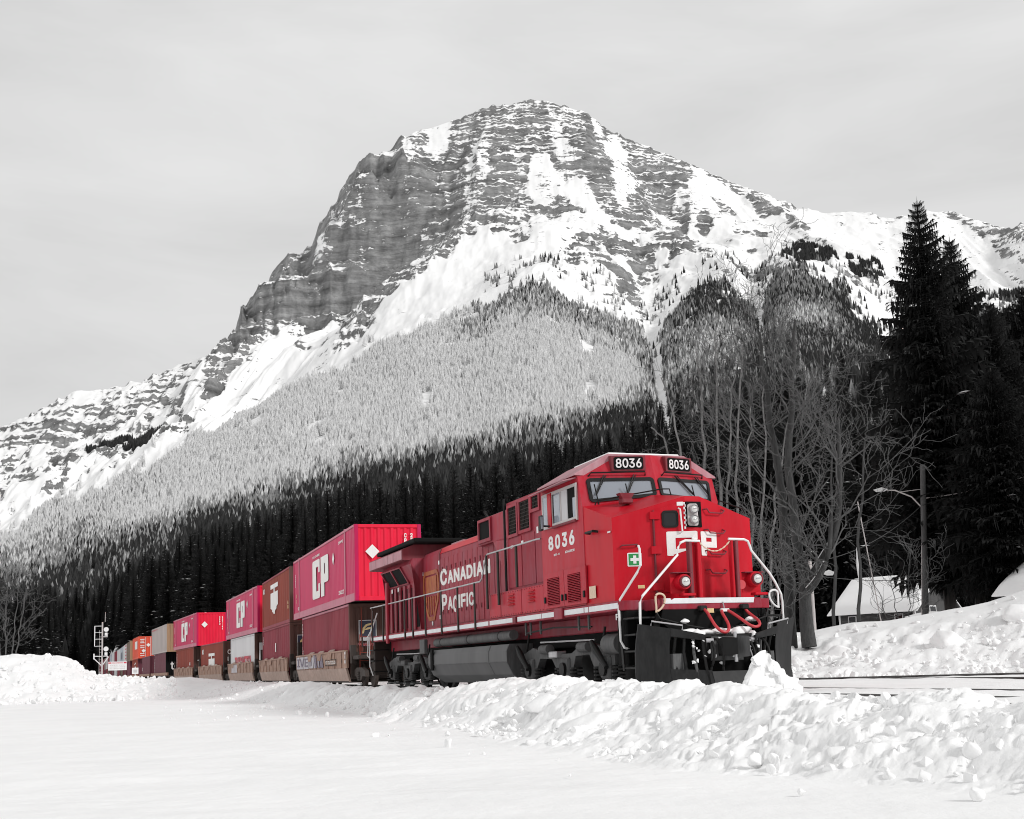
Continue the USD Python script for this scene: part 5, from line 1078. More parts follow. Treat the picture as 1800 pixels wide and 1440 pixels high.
well_car('low dark rail car with tan side sill ahead of the orange box', 129.8, 15.5, 'spine')
well_car('low dark rail car with tan side sill beneath the orange box', 149.0, 15.5, 'spine')
for k in range(16):
    well_car('low dark rail car at the far end of the train', 167.0 + k * 16.4, 14.8, 'spine').SetCustomDataByKey('group', 'rail cars at the far end of the train')
# ------------------------------------------------------------------ conifers
def conifer_meshes(seed, h, R, nw, twigs, nb=(6, 9), snow=0.15, low=0.04, droop=0.30, ragged=0.3, fine=1):
    """Trunk, crown of drooping fronds, and snow pads lying on some of them."""
    g = np.random.default_rng(seed)
    trunk = MB().tube([(0, 0, -.6), (0, 0, h * .3), (0, 0, h * .7), (0, 0, h)], [h * .0145, h * .011, h * .005, .015], 7)
    V, F, SV, SF, n, sn = [], [], [], [], 0, 0
    for i in range(nw):
        t = low + (1 - low) * (i + g.uniform(-.3, .3)) / nw; t = min(max(t, low), .992); z = h * t
        L0 = R * ((1 - t) ** .78) * (0.42 + .58 * min(1, (t - low + .02) / .22)) + .10
        k = int(g.integers(nb[0], nb[1] + 1)); a0 = g.uniform(0, 6.28)
        for j in range(k):
            L = L0 * g.uniform(1 - ragged, 1.0 + ragged * .6); a = a0 + 6.283 * j / k + g.uniform(-.3, .3)
            d = np.array([math.cos(a), math.sin(a), 0]); nrm = np.array([-d[1], d[0], 0])
            up = .55 * t - .10 + g.uniform(-.12, .12)
            u = np.linspace(0, 1, twigs + 1); 
            P = d * (L * u)[:, None] + np.array([0, 0, 1.0]) * (z + L * (up * u - droop * u ** 2 * (1.25 - t) + .10 * u ** 4))[:, None]
            for q in range(twigs):
                c = P[q] * .5 + P[q + 1] * .5 if q else P[1] * .7; e = P[q + 1]; w = L * (.30 * (1 - .75 * u[q]) + .06) * g.uniform(.75, 1.25)
                fw = d * (L / twigs)
                for sg in (-1, 1):
                    tip = c + nrm * sg * w + fw * g.uniform(.5, 1.4) + np.array([0, 0, -w * g.uniform(.15, .5)])
                    V += [c - fw * .35, tip, c + fw * .55]; F.append([n, n + 1, n + 2]); n += 3
                    if fine > 1:
                        for b in range(fine - 1):
                            fb = g.uniform(.35, .9); m = c + (tip - c) * fb; tt = m + fw * g.uniform(.3, .9) + nrm * sg * w * g.uniform(-.1, .3) + np.array([0, 0, -w * g.uniform(.1, .5)])
                            V += [m - (tip - c) * .12, tt, m + (tip - c) * .12 + fw * .1]; F.append([n, n + 1, n + 2]); n += 3
                hang = c + np.array([0, 0, -(w * .7 + .05 * R) * g.uniform(.6, 1.4)]) + fw * .3 + nrm * w * g.uniform(-.3, .3)
                V += [P[q], hang, e]; F.append([n, n + 1, n + 2]); n += 3
            if g.random() < snow * (1.3 - t):
                q = int(g.integers(max(1, twigs // 2), twigs + 1)); c = P[q] * .85 + P[q - 1] * .15; r = min(.5, L * .16) * g.uniform(.5, 1.2)
                pts = [c + d * r * 1.2, c + nrm * r * .6, c - d * r * 1.2, c - nrm * r * .6, c + np.array([0, 0, .22 * r]), c - np.array([0, 0, .10 * r])]
                SV += pts; SF += [[sn + a_, sn + b_, sn + c_] for a_, b_, c_ in ((0, 1, 4), (1, 2, 4), (2, 3, 4), (3, 0, 4), (1, 0, 5), (2, 1, 5), (3, 2, 5), (0, 3, 5))]; sn += 6
    V += [(0, 0, h * 1.012), (.05, 0, h * .95), (-.04, .04, h * .95)]; F.append([n, n + 1, n + 2]); n += 3
    return trunk, (np.array(V), np.array(F)), (np.array(SV), np.array(SF)) if SV else None
def make_tree(name, label, loc, seed, h, R, nw, twigs, rot=0.0, group=None, leaf='needles', **kw):
    t = thing(name, label, 'tree', loc, rot, group)
    tr, cr_m, sn = conifer_meshes(seed, h, R, nw, twigs, **kw)
    obj('trunk', tr, 'conifer_bark', t); obj('crown', cr_m, leaf, t)
    if sn: obj('snow', sn, 'snow_soft', t)
    return t
def copy_of(src, loc, rot, scale=1.0, label=None, group=None, sz=None):
    was = src.GetCustomData(); p = stage.DefinePrim(fresh('/World', src.GetName()), 'Xform')
    x = UsdGeom.Xformable(p); p.GetReferences().AddInternalReference(src.GetPath())
    x.ClearXformOpOrder()
    x.AddTranslateOp().Set(Gf.Vec3d(*map(float, loc))); x.AddRotateZOp().Set(float(math.degrees(rot))); x.AddScaleOp().Set(Gf.Vec3f(scale, scale, sz or scale))
    setdata(p, label or was['label'], was['category'], group or was.get('group')); p.SetInstanceable(True)
    return p
def polar(az, r):
    a = math.radians(az); return r * math.sin(a), r * math.cos(a)
def ground_z(x, y): return float(terrain(np.array([x]), np.array([y]))[0][0])

# the great spruces on the right
BIG = [(19.5, 58.0, 21.6, 4.3, 'tallest dark spruce, left of the pair rising above the mountain foot'),
       (20.75, 62.0, 20.9, 4.5, 'second tall dark spruce just right of the tallest one'),
       (22.15, 60.0, 16.8, 4.3, 'dark spruce with drooping crown right of the two tallest'),
       (23.6, 64.0, 18.4, 4.5, 'dark spruce at the right edge of the view'),
       (18.0, 97.0, 19.6, 4.2, 'shorter dark spruce in front of the forest, left of the tallest'),
       (22.0, 54.0, 12.4, 3.4, 'low spruce with wide skirts beside the utility pole'),
       (21.3, 74.0, 20.5, 4.6, 'dark spruce behind the gap between the tallest pair and the right edge'),
       (22.9, 75.0, 20.6, 4.8, 'dark spruce filling the gap before the last tree on the right'),
       (24.6, 70.0, 21.0, 4.6, 'dark spruce cut off by the right edge of the view')]
for k, (az, r, top, R, lab) in enumerate(BIG):
    x, y = polar(az, r); z = ground_z(x, y)
    make_tree('spruce_tree', lab, (x, y, z - .1), 100 + k, top - z, R, 62, 8, leaf='needles', nb=(7, 10), fine=3, snow=.012, low=.11, droop=.34, ragged=.38)

# the dark forest behind the train: four kinds, then copies of them
kinds = []
def forest_spot(az, r):
    x, y = polar(az, r); v, s = local(x, y)
    return x, y, (abs(v - drift(s)) > (7.5 if r < 260 else 4.5)) or s > 462
cand = []
g = np.random.default_rng(77)
for r_base in np.geomspace(100, 680, 38):
    step = np.degrees(5.6 / r_base)
    for az in np.arange(-25.5, 26.5, step):
        r = r_base * g.uniform(.96, 1.06); a = az + g.uniform(-.45, .45) * step
        r0 = float(slope_start(np.array([a]))[0])
        if r < r0 - 4 or r > max(r0 + 250, 500) or (a < -20.6 and r < 150): continue
        x, y, ok = forest_spot(a, r)
        if not ok: continue
        if a > 9 and r < 120 and g.random() < .3: continue
        cand.append((r, a, x, y))
cand.sort()
cz = terrain(np.array([c[2] for c in cand]), np.array([c[3] for c in cand]))[0]
inview = [i for i, c in enumerate(cand) if -23.6 < c[1] < 24.3]
# the ones that show largest: nearest to the viewer for each narrow sector
seen = {}; chosen = []
for i in inview:
    sec = int((cand[i][1] + 30) / (np.degrees(3.0 / cand[i][0])) * 1) if 0 else int((cand[i][1] + 30) * 5.5)
    if seen.get(sec, 0) < 1: seen[sec] = seen.get(sec, 0) + 1; chosen.append(i)
chosen = chosen[:280]
KL = ['dark narrow conifer with snow specks in the forest behind the train', 'dark broad conifer with snow specks in the forest behind the train', 'dark ragged conifer with snow specks in the forest behind the train', 'dark slender pointed conifer in the forest behind the train']
KG = ['narrow dark forest conifers', 'broad dark forest conifers', 'ragged dark forest conifers', 'slender dark forest conifers']
KP = [(200, 20.0, 3.1, 58, 4, dict(snow=.16, fine=2)), (201, 20.0, 3.7, 56, 4, dict(snow=.20, fine=2)), (202, 20.0, 3.3, 52, 4, dict(snow=.17, ragged=.5, fine=2)), (203, 20.0, 2.6, 60, 4, dict(snow=.12, fine=2))]
src = [None] * 4; S0 = [1.0] * 4; chosen_set = set(chosen)
def tree_h(i):
    r, a, x, y = cand[i]; u = (i * 0.6180339) % 1.0
    top = float(tab(BAND, a)) * r * (0.86 + 0.19 * u) + 0.6
    return float(np.clip(top - cz[i], 7.0, 26.0)) / 20.0
for n_, i in enumerate(chosen):
    k = int(g.integers(0, 4)); r, a, x, y = cand[i]; s = tree_h(i); loc = (x, y, cz[i] - .2)
    if src[k] is None:
        sd, h, R, nw, tw, kw = KP[k]
        src[k] = make_tree('conifer_tree', KL[k], loc, sd, h * s, R * s ** .5, nw, tw, group=KG[k], leaf='needles', **kw); S0[k] = s
    else: copy_of(src[k], loc, g.uniform(0, 6.28), (s / S0[k]) ** .5, KL[k], KG[k], sz=s / S0[k])
# the rest of that forest, and the frosted forest up the slope, as two masses
def instancer(name, protos, pos, idx, rot, sc, label):
    pi = UsdGeom.PointInstancer.Define(stage, '/World/' + name)
    paths = []
    for nm, mesh, mat, *rest in protos:
        paths.append(Sdf.Path(str(obj(nm, mesh, mat, pi.GetPrim()).GetPath())))
    pi.CreatePrototypesRel().SetTargets(paths)
    pi.CreatePositionsAttr(Vt.Vec3fArray.FromNumpy(np.asarray(pos, np.float32))); pi.CreateProtoIndicesAttr(Vt.IntArray.FromNumpy(np.asarray(idx, np.int32)))
    q = np.zeros((len(pos), 4), np.float32); q[:, 2] = np.sin(np.asarray(rot) / 2); q[:, 3] = np.cos(np.asarray(rot) / 2)
    pi.CreateOrientationsAttr(Vt.QuathArray([Gf.Quath(float(w[3]), float(w[0]), float(w[1]), float(w[2])) for w in q]))
    pi.CreateScalesAttr(Vt.Vec3fArray.FromNumpy(np.asarray(sc, np.float32)))
    return setdata(pi.GetPrim(), label, 'forest', None, 'stuff')
rest = [i for i in range(len(cand)) if i not in chosen_set]
pos = np.array([(cand[i][2], cand[i][3], cz[i] - .2) for i in rest]); sc = np.array([[tree_h(i) ** .5, tree_h(i) ** .5, tree_h(i)] for i in rest])
KM = [conifer_meshes(sd, h, R, nw, tw, **kw) for sd, h, R, nw, tw, kw in KP]
pr = []
for k in range(4):
    c, s_ = KM[k][1], KM[k][2]
    pr.append(('conifer', c, 'needles_far'))
for k in range(4): pr.append(('snow', KM[k][2], 'snow_soft'))
kk = np.arange(len(rest)) % 4; rt = g.uniform(0, 6.28, len(rest))
instancer('dark_forest', pr, np.vstack([pos, pos]), np.concatenate([kk, kk + 4]), np.concatenate([rt, rt]), np.vstack([sc, sc]), 'mass of dark conifers on the lower slope behind the train')

def small_conifer(seed, layers=5, n=7):
    g = np.random.default_rng(seed); V, F = [], []
    for k in range(layers):
        z0 = .06 + .86 * k / layers; z1 = min(1.0, z0 + 1.75 / layers); R = .19 * (1 - k / layers) ** .85 + .016
        b = len(V); a0 = g.uniform(0, 6.28); V.append((g.normal(0, .008), g.normal(0, .008), z1))
        for j in range(2 * n):
            rr = R * (g.uniform(.85, 1.2) if j % 2 == 0 else g.uniform(.45, .65)); a = a0 + math.pi * j / n
            V.append((rr * math.cos(a), rr * math.sin(a), z0 - (.05 if j % 2 == 0 else 0) + g.normal(0, .012)))
        for j in range(2 * n): F.append([b, b + 1 + j, b + 1 + (j + 1) % (2 * n)])
    return np.array(V), np.array(F)
def frosted_forest():
    g = np.random.default_rng(5); N = 205000
    az = g.uniform(-25, 25.3, N); r = np.sqrt(g.uniform(380 ** 2, 2300 ** 2, N))
    r0 = slope_start(az); t = far_profile(az, r) / r
    bd, fo = tab(BAND, az), tab(FOR, az)
    X = np.radians(az) * 2600
    edge = fo + (noise2(X / 60, r / 120, 7, 3) - .5) * .022 + (noise2(X / 14, r / 40, 8, 2) - .5) * .012
    keep = (t < edge) & (r > np.minimum(r0 + 215, 520))
    chute = np.exp(-((az - 7.15 - (t - .25) * -4) / .42) ** 2) + .9 * np.exp(-((az - 12.1) / .28) ** 2) * (t > .235) + .8 * np.exp(-((az - 17.6) / .5) ** 2) * (t > .225)
    keep &= g.random(N) > np.clip(chute * 1.25, 0, 1)
    def inpoly(P):
        P = np.array(P); ins = np.zeros(N, bool)
        for (x0, y0), (x1, y1) in zip(P, np.roll(P, -1, 0)):
            c = (y0 > t) != (y1 > t); ins ^= c & (az < (x1 - x0) * (t - y0) / (y1 - y0 + 1e-12) + x0)
        return ins
    patch = inpoly([(16.14,.3123),(16.49,.3153),(17.57,.2995),(17.88,.2845),(17.49,.2807),(16.4,.2926)]) | inpoly([(22.46,.2941),(23.75,.2927),(23.62,.2658),(22.71,.2727)]) | (inpoly([(12.9,.318),(13.97,.3363),(15.4,.323),(15.9,.305),(13.6,.308)]) & (noise2(X / 40, r / 80, 9, 2) > .45))
    patch &= (noise2(X / 26, r / 60, 11, 3) > .46) & (g.random(N) < .8)
    patch |= (inpoly([(-20.5,.185),(-18.5,.190),(-17.2,.186),(-16,.189),(-16.8,.172),(-19.5,.165)]) & (noise2(X / 35, r / 70, 10, 2) > .55))
    scat = (t < fo + .03) & (az > -1) & (g.random(N) < .07) & (noise2(X / 30, r / 60, 12, 2) > .5)
    keep |= (patch | scat) & (r > 900)
    hole = noise2(X / 45, r / 60, 14, 3) > .70
    keep &= ~(hole & ~patch)
    az, r, t, bd, fo, X, patch = (q[keep] for q in (az, r, t, bd, fo, X, patch))
    z = mountain_z(az, r)
    frost = sstep(t, bd - .018, bd + .045) * (1 - .42 * sstep(az, 5.5, 8)) * (1 - .62 * sstep(az, -4.0, -1.0) * sstep(t, fo - .050, fo - .008))
    frost = frost * (1 - .30 * sstep(-az, 13, 20)) + (noise2(X / 110, r / 150, 15, 3) - .5) * .55 + g.normal(0, .16, len(az))
    frost = np.where(patch, -.3 + g.normal(0, .1, len(az)), frost)
    level = np.where(frost > .50, 0, np.where(frost > .22, 1, 2))
    x, y = r * np.sin(np.radians(az)), r * np.cos(np.radians(az))
    h = np.where(r < 700, 14.5, 10.8) * g.uniform(.6, 1.3, len(az))
    w = h * g.uniform(.85, 1.2, len(az))
    protos = [(('pale', 'grey', 'dark')[lv] + '_conifer', small_conifer(300 + lv * 4 + k), ('frost_pale', 'frost_mid', 'frost_dark')[lv]) for lv in range(3) for k in range(4)]
    idx = level * 4 + g.integers(0, 4, len(az))
    instancer('frosted_forest', protos, np.stack([x, y, z - .5], 1), idx, g.uniform(0, 6.28, len(az)), np.stack([w, w, h], 1), 'frost covered forest of small conifers on the mountain side')
frosted_forest()

# ------------------------------------------------------------------ bare trees
def bare_tree(name, label, trunks, seed, bark='bark_dark', twig='twig_grey', depth=4, spread=.9, snow=.0, kids=(2, 4), cat='tree', group=None, limbs=(), ratio=.62, minr=.007):
    g = np.random.default_rng(seed); B, T, S = MB(), MB(), MB(); origin = np.array(trunks[0][0][0], float)
    t = thing(name, label, cat, origin, 0, group)
    def tube(p, r, main):
        p = np.asarray(p) - origin
        n = 9 if r[0] > .1 else 5 if r[0] > .03 else 3
        (B if main else T).tube(p, r, n, cap=main)
    def grow(p, d, L, r, lev):
        n = 5 if lev < 2 else 4; pts = [p]; q = d / np.linalg.norm(d)
        for i in range(n):
            q = q + g.normal(0, .17 + .05 * lev, 3) + np.array([0, 0, .10 if lev < 3 else .05]); q /= np.linalg.norm(q); pts.append(pts[-1] + q * L / n)
        rs = np.linspace(r, max(minr, r * .45), n + 1); tube(pts, rs, False)
        if snow and abs(q[2]) < .55 and r > .012 and g.random() < snow:
            a = np.array(pts[1:4]) - origin + np.array([0, 0, r * .7]); S.tube(a, np.maximum(r * .75, .018), 4)
        if lev < depth:
            for k in range(int(g.integers(kids[0], kids[1] + 1))):
                u = g.uniform(.2, 1.0); i = min(n - 1, int(u * n)); c = pts[i] + (pts[i + 1] - pts[i]) * (u * n - i)
                ax = g.normal(0, 1, 3); dd = q + spread * (ax - q * np.dot(ax, q)) / np.linalg.norm(ax); grow(c, dd, L * g.uniform(.42, .78), max(minr, rs[i] * ratio), lev + 1)
    for pl, r0, r1, nb, blen in trunks:
        pl = np.asarray(pl, float); k = len(pl); u = np.linspace(0, 1, k); uu = np.linspace(0, 1, 14)
        P = np.stack([np.interp(uu, u, pl[:, c]) for c in range(3)], 1); P[1:-1, :2] += g.normal(0, .05, (12, 2)); R = r0 + (r1 - r0) * uu ** .8
        tube(P, R, True)
        for b in range(nb):
            f = g.uniform(.28, 1.0); i = min(12, int(f * 13)); c = P[i] + (P[i + 1] - P[i]) * (f * 13 - i); a = g.uniform(0, 6.28)
            d = np.array([math.cos(a), math.sin(a) * .7, g.uniform(.25, 1.1) if f > .5 else g.uniform(.0, .7)]); grow(c, d, blen * (1.15 - .5 * f) * g.uniform(.7, 1.2), max(.012, R[i] * .20), 1)
    for pl, r0, r1 in limbs:
        pl = np.asarray(pl, float); k = len(pl); uu = np.linspace(0, 1, 12); P = np.stack([np.interp(uu, np.linspace(0, 1, k), pl[:, c]) for c in range(3)], 1)
        P = np.vstack([P[:1], (P[:-2] + 2 * P[1:-1] + P[2:]) / 4, P[-1:]]); tube(P, np.linspace(r0, r1, 12), True)
        S.tube(P[1:7] - origin + np.array([0, 0, r0 * .75]), np.linspace(r0 * .55, r0 * .4, 6), 6)
        for b in range(9):
            i = int(g.integers(3, 11)); grow(P[i], np.array([g.normal(0, .6), g.normal(0, .6), .8]), g.uniform(1.2, 2.6), r1 * .6, 2)
    obj('trunk', B, bark, t, smooth=50); obj('branches', T, twig, t)
    if S.v: obj('snow', S, 'snow_soft', t)
    return t
def P3(az, r, z): x, y = polar(az, r); return (x, y, z)
bare_tree('bare_tree', 'thick-trunked bare tree close behind the plough, left of the pair', [([P3(12.55, 43, .9), P3(12.6, 43, 4.5), P3(12.35, 43, 7.5), P3(12.1, 43, 10.4), P3(12.0, 43, 12.0)], .23, .05, 19, 3.1)], 11, depth=4, kids=(2, 4))
bare_tree('bare_tree', 'bare tree with a thick snow-topped limb bending right, right of the pair', [([P3(13.35, 42.5, .9), P3(13.2, 42.5, 3.4), P3(13.0, 42.5, 6.5), P3(13.3, 42.5, 9.8), P3(13.7, 42.5, 12.2)], .26, .05, 19, 3.3)], 12, depth=4, kids=(2, 4),
          limbs=[([P3(13.3, 42.5, 2.9), P3(14.0, 42.2, 3.6), P3(14.9, 42, 4.6), P3(15.2, 42, 6.2), P3(15.3, 42, 8.5)], .17, .06), ([P3(13.25, 42.4, 2.6), P3(13.9, 42, 3.1), P3(14.5, 41.8, 3.9), P3(14.7, 41.8, 5.2)], .14, .06)])
bare_tree('birch_clump', 'clump of pale birches rising behind the locomotive cab', [([P3(a0, r, .5), P3(a1, r, 6.0), P3(a2, r, 9.5), P3(a3, r, tp)], rr, .025, 7, 2.0) for a0, a1, a2, a3, r, tp, rr in
          ((8.9, 8.4, 7.9, 7.3, 48, 11.8, .08), (9.3, 9.2, 9.15, 9.0, 49, 13.4, .10), (9.7, 9.75, 9.8, 9.9, 48.5, 13.7, .10), (10.1, 10.5, 10.8, 11.2, 48, 12.8, .08), (9.5, 9.9, 10.4, 10.8, 49.5, 12.0, .07), (8.6, 7.9, 7.3, 6.7, 49, 10.0, .06))], 13, bark='bark_birch', snow=.0, depth=3)
bare_tree('birch_clump', 'smaller birch clump between the cab and the big bare trees', [([P3(a0, r, .8), P3(a1, r, 4.5), P3(a2, r, 8.0), P3(a3, r, tp)], rr, .02, 6, 1.9) for a0, a1, a2, a3, r, tp, rr in
          ((10.9, 11.0, 11.2, 11.4, 46, 10.0, .08), (11.3, 11.5, 11.9, 12.1, 47, 11.2, .08), (11.6, 11.9, 12.6, 13.1, 47, 9.6, .07))], 14, bark='bark_birch', snow=.0, depth=3)
bare_tree('bare_tree', 'thin leaning bare tree left of the street lamp pole', [([P3(15.6, 47, 1.4), P3(15.9, 47, 5), P3(16.4, 47, 8.5), P3(16.6, 47, 9.0)], .08, .02, 10, 2.1)], 15, snow=.0, depth=3)
bare_tree('bare_tree', 'slim bare tree right of the bent snowy limb', [([P3(14.5, 48, 1.4), P3(14.7, 48, 5), P3(14.9, 48, 8.5), P3(15.4, 48, 9.2)], .08, .02, 11, 2.2)], 16, snow=.0, depth=3)
for k, (az, r, lab) in enumerate(((11.2, 40.5, 'leafless brush behind the nose of the locomotive'), (12.0, 41, 'leafless brush left of the thick bare trunks'), (17.6, 52, 'tangled leafless brush left of the utility pole'))):
    bare_tree('brush', lab, [([P3(az + d, r, .9), P3(az + d * 2, r, 2.6), P3(az + d * 3.2, r, 4.6)],   .03, .010, 6, 1.5) for d in (-.5, -.2, .1, .4)], 20 + k, cat='shrub', snow=.0, depth=3, twig='twig_grey')
bare_tree('bare_tree', 'bare multi-stemmed tree at the left edge above the snow heap', [([P3(a0, 95, 1.0), P3(a1, 95, 4), P3(a2, 95, tp)], .07, .02, 7, 2.2) for a0, a1, a2, tp in ((-22.7, -22.9, -23.1, 7.4), (-22.55, -22.6, -22.6, 8.8), (-22.4, -22.3, -22.1, 8.0), (-22.3, -22.1, -21.8, 7.0))], 30, bark='twig_grey', snow=.0, depth=3, minr=.012)
# ------------------------------------------------------------------ cabins, pole, lamps, wires, signal, signs
def cabin(name, label, c, rot, W, D, eave, ridge, z0, window=True):
    """Gabled cabin, ridge along local x; x from -W/2 to W/2."""
    t = thing(name, label, 'cabin', (c[0], c[1], z0), rot)
    h = W / 2
    obj('wall', MB().box(-h, h, -D / 2, D / 2, 0, eave), 'wood_dark', t)
    for z in np.arange(.1, eave - .05, .22): obj('plank', MB().box(-h - .012, h + .012, -D / 2 - .02, -D / 2 - .001, z, z + .19), 'wood_dark', t)
    for sx in (-1, 1): obj('gable', MB().hull([(sx * h, -D / 2, eave), (sx * h, D / 2, eave), (sx * h, 0, ridge), (sx * (h - .05), -D / 2, eave), (sx * (h - .05), D / 2, eave), (sx * (h - .05), 0, ridge)]), 'wood_dark', t)
    e = .55
    for sy in (-1, 1):
        q = [(-h - e, sy * (D / 2 + e), eave - .28), (h + e, sy * (D / 2 + e), eave - .28), (h + e, 0, ridge), (-h - e, 0, ridge)]
        obj('roof', MB().hull([(a, b, c_) for a, b, c_ in q] + [(a, b, c_ + .10) for a, b, c_ in q]), 'wood_dark', t)
    n = 26; xs = np.linspace(-h - e - .05, h + e + .05, n); ys = np.linspace(-D / 2 - e - .10, D / 2 + e + .10, n); XX, YY = np.meshgrid(xs, ys)
    base = ridge + .10 - (ridge - eave + .28) * np.abs(YY) / (D / 2 + e)
    ed = np.minimum(np.minimum((XX - xs[0]) / .6, (xs[-1] - XX) / .6), np.minimum((YY - ys[0]) / .6, (ys[-1] - YY) / .6)); th_ = .36 * np.sqrt(np.clip(ed, 0, 1) * (2 - np.clip(ed, 0, 1))) + .04
    top = base + th_ + .12 * np.exp(-(YY / .5) ** 2) * 0 + .05 * (noise2(XX * .9, YY * .9, 5, 3) - .5)
    i, j = np.meshgrid(np.arange(n - 1), np.arange(n - 1), indexing='ij'); k = i * n + j; f = np.stack([k, k + 1, k + n + 1, k + n], -1).reshape(-1, 4)
    V = np.vstack([np.stack([XX, YY, top], -1).reshape(-1, 3), np.stack([XX, YY, base - .02], -1).reshape(-1, 3)])
    ring = [(a, a + 1) for a in range(n - 1)] + [(a * n + n - 1, (a + 1) * n + n - 1) for a in range(n - 1)] + [(n * n - 1 - a, n * n - 2 - a) for a in range(n - 1)] + [((n - 1 - a) * n, (n - 2 - a) * n) for a in range(n - 1)]
    f = np.vstack([f, f[:, ::-1] + n * n, np.array([[b, a, a + n * n, b + n * n] for a, b in ring])])
    obj('roof_snow', (V, f), 'snow_soft', t, smooth=60)
    if window:
        for x in (-h + 1.0, h - 1.1):
            w = obj('window_frame', MB().bbox(x - .32, x + .32, -D / 2 - .06, -D / 2 - .02, eave - .95, eave - .35, .01), 'metal_white', t)
            obj('pane', MB().box(x - .25, x + .25, -D / 2 - .07, -D / 2 - .061, eave - .89, eave - .41), 'dark_glass', w)
        w = obj('window_frame', MB().bbox(h + .002, h + .04, -.5, .4, eave - .55, eave + .15, .01), 'metal_white', t); obj('pane', MB().box(h + .041, h + .05, -.42, .32, eave - .47, eave + .07), 'dark_glass', w)
    for sx in (-1, 1): obj('corner_board', MB().box(sx * h - .07, sx * h + .07, -D / 2 - .035, -D / 2 + .08, 0, eave), 'metal_white', t)
    return t
cabin('cabin', 'small dark wooden cabin with thick snow on its gabled roof', (26.1, 84.5), -.82, 5.6, 5.0, 2.05, 4.0, 1.50)
cabin('cabin', 'second snow-roofed dark cabin partly cut off at the right edge', (21.95, 47.1), -.95, 4.0, 3.2, 1.5, 2.35, 1.40, False)
# snow-covered lean-to in front of the first cabin
t = thing('shed_roof', 'low arched snow-covered lean-to in front of the dark cabin', 'shed', (26.9, 79.4, 1.5), -.3)
obj('frame', MB().bbox(-1.5, 1.5, -.6, .6, .5, 1.35, .03), 'deep_dark', t)
obj('snow_cover', MB().loft([[(x, y, 1.36 + (.30 if zz else 0) * (1 - (x / 1.75) ** 2) + (.02 if zz else 0)) for x, zz in ((-1.7, 0), (-1.7, 1), (-.9, 1), (0, 1), (.9, 1), (1.7, 1), (1.7, 0))] for y in (-.8, .8)]), 'snow_soft', t, smooth=60)
obj('post', MB().box(-1.6, -1.5, -.7, -.6, 0, 1.4), 'metal_white', t)

x, y = polar(18.4, 55); gz = ground_z(x, y)
t = thing('utility_pole', 'weathered wooden utility pole carrying a street lamp in front of the spruces', 'pole', (x, y, gz), -.33)
H = 8.6 - gz
obj('pole', MB().tube([(0, 0, -.3), (.22, 0, H * .5), (.40, 0, H)], [.14, .125, .11], 12), 'wood_pole', t, smooth=50)
am = obj('lamp_arm', MB().tube([(.28, 0, H - 1.9), (-.15, 0, H - 1.35), (-.8, 0, H - 1.02), (-1.15, 0, H - .98)], .03, 8), 'frame_grey', t)
obj('arm_brace', MB().tube([(.30, 0, H - 1.05), (-.62, 0, H - 1.1)], .015, 6), 'frame_grey', am)
obj('lamp_head', MB().hull([(-1.1, .08, H - .94), (-1.1, -.08, H - .94), (-1.7, .12, H - .93), (-1.7, -.12, H - .93), (-1.35, .15, H - .86), (-1.35, -.15, H - .86), (-1.25, 0, H - 1.03), (-1.6, 0, H - 1.03)]), 'metal_white', am)
obj('conduit', MB().tube([(.12, -.06, H - 3.4), (-.13, -.06, 0)], .025, 6), 'frame_grey', t)
pole_top = np.array([x + .38, y - .13, gz + H])
x2, y2 = polar(13.62, 50); g2 = ground_z(x2, y2)
t = thing('lamp_post', 'slim pale lamp post behind the bent bare tree', 'lamp', (x2, y2, g2), -.2)
obj('post', MB().tube([(0, 0, -.3), (0, 0, 4.4 - g2)], [.085, .07], 10), 'frame_grey', t)
obj('lamp_arm', MB().tube([(0, 0, 2.9 - g2 + .2), (.15, 0, 3.5 - g2), (.45, 0, 3.85 - g2)], .025, 6), 'frame_grey', t)
obj('lamp_head', MB().hull([(.40, .06, 3.84 - g2), (.40, -.06, 3.84 - g2), (.92, .11, 3.86 - g2), (.92, -.11, 3.86 - g2), (.7, .12, 3.96 - g2), (.7, -.12, 3.96 - g2), (.62, 0, 3.74 - g2), (.85, 0, 3.74 - g2)]), 'metal_white', t)
def wire(label, a, b, sag, r=.012, mat='twig_grey', name='wire'):
    u = np.linspace(0, 1, 24); p = np.outer(1 - u, a) + np.outer(u, b); p[:, 2] -= sag * 4 * u * (1 - u)
    obj(name, MB().tube(p, r, 5), mat, label=label, cat='wire')
wire('dashed overhead wire from the utility pole off to the right', pole_top + [0, 0, -1.45], np.array(polar(26.5, 52)) .tolist() + [8.4], .35, .016, 'frame_grey')
wire('thin wire from the utility pole left towards the lamp post', pole_top + [0, 0, -1.6], np.array([x2, y2, 4.3]), .5)
wire('low wire running left from the pole across the cabin', pole_top + [0, 0, -4.9], np.array(polar(13.7, 52)).tolist() + [3.9], .15, .014)
gx, gy = polar(16.55, 52); 
obj('guy_wire', MB().tube([(gx, gy, ground_z(gx, gy)), P3(15.9, 52.5, 6.9)], .022, 6), 'frame_grey', label='straight steel guy wire slanting up past the cabin roof', cat='wire')
obj('hanging_branch', blob(P3(15.75, 50, 4.1), (.10, .08, .85), 77, 30), 'snow_clod', smooth=50, label='snow-coated broken branch hanging above the cabin roof', cat='branch')

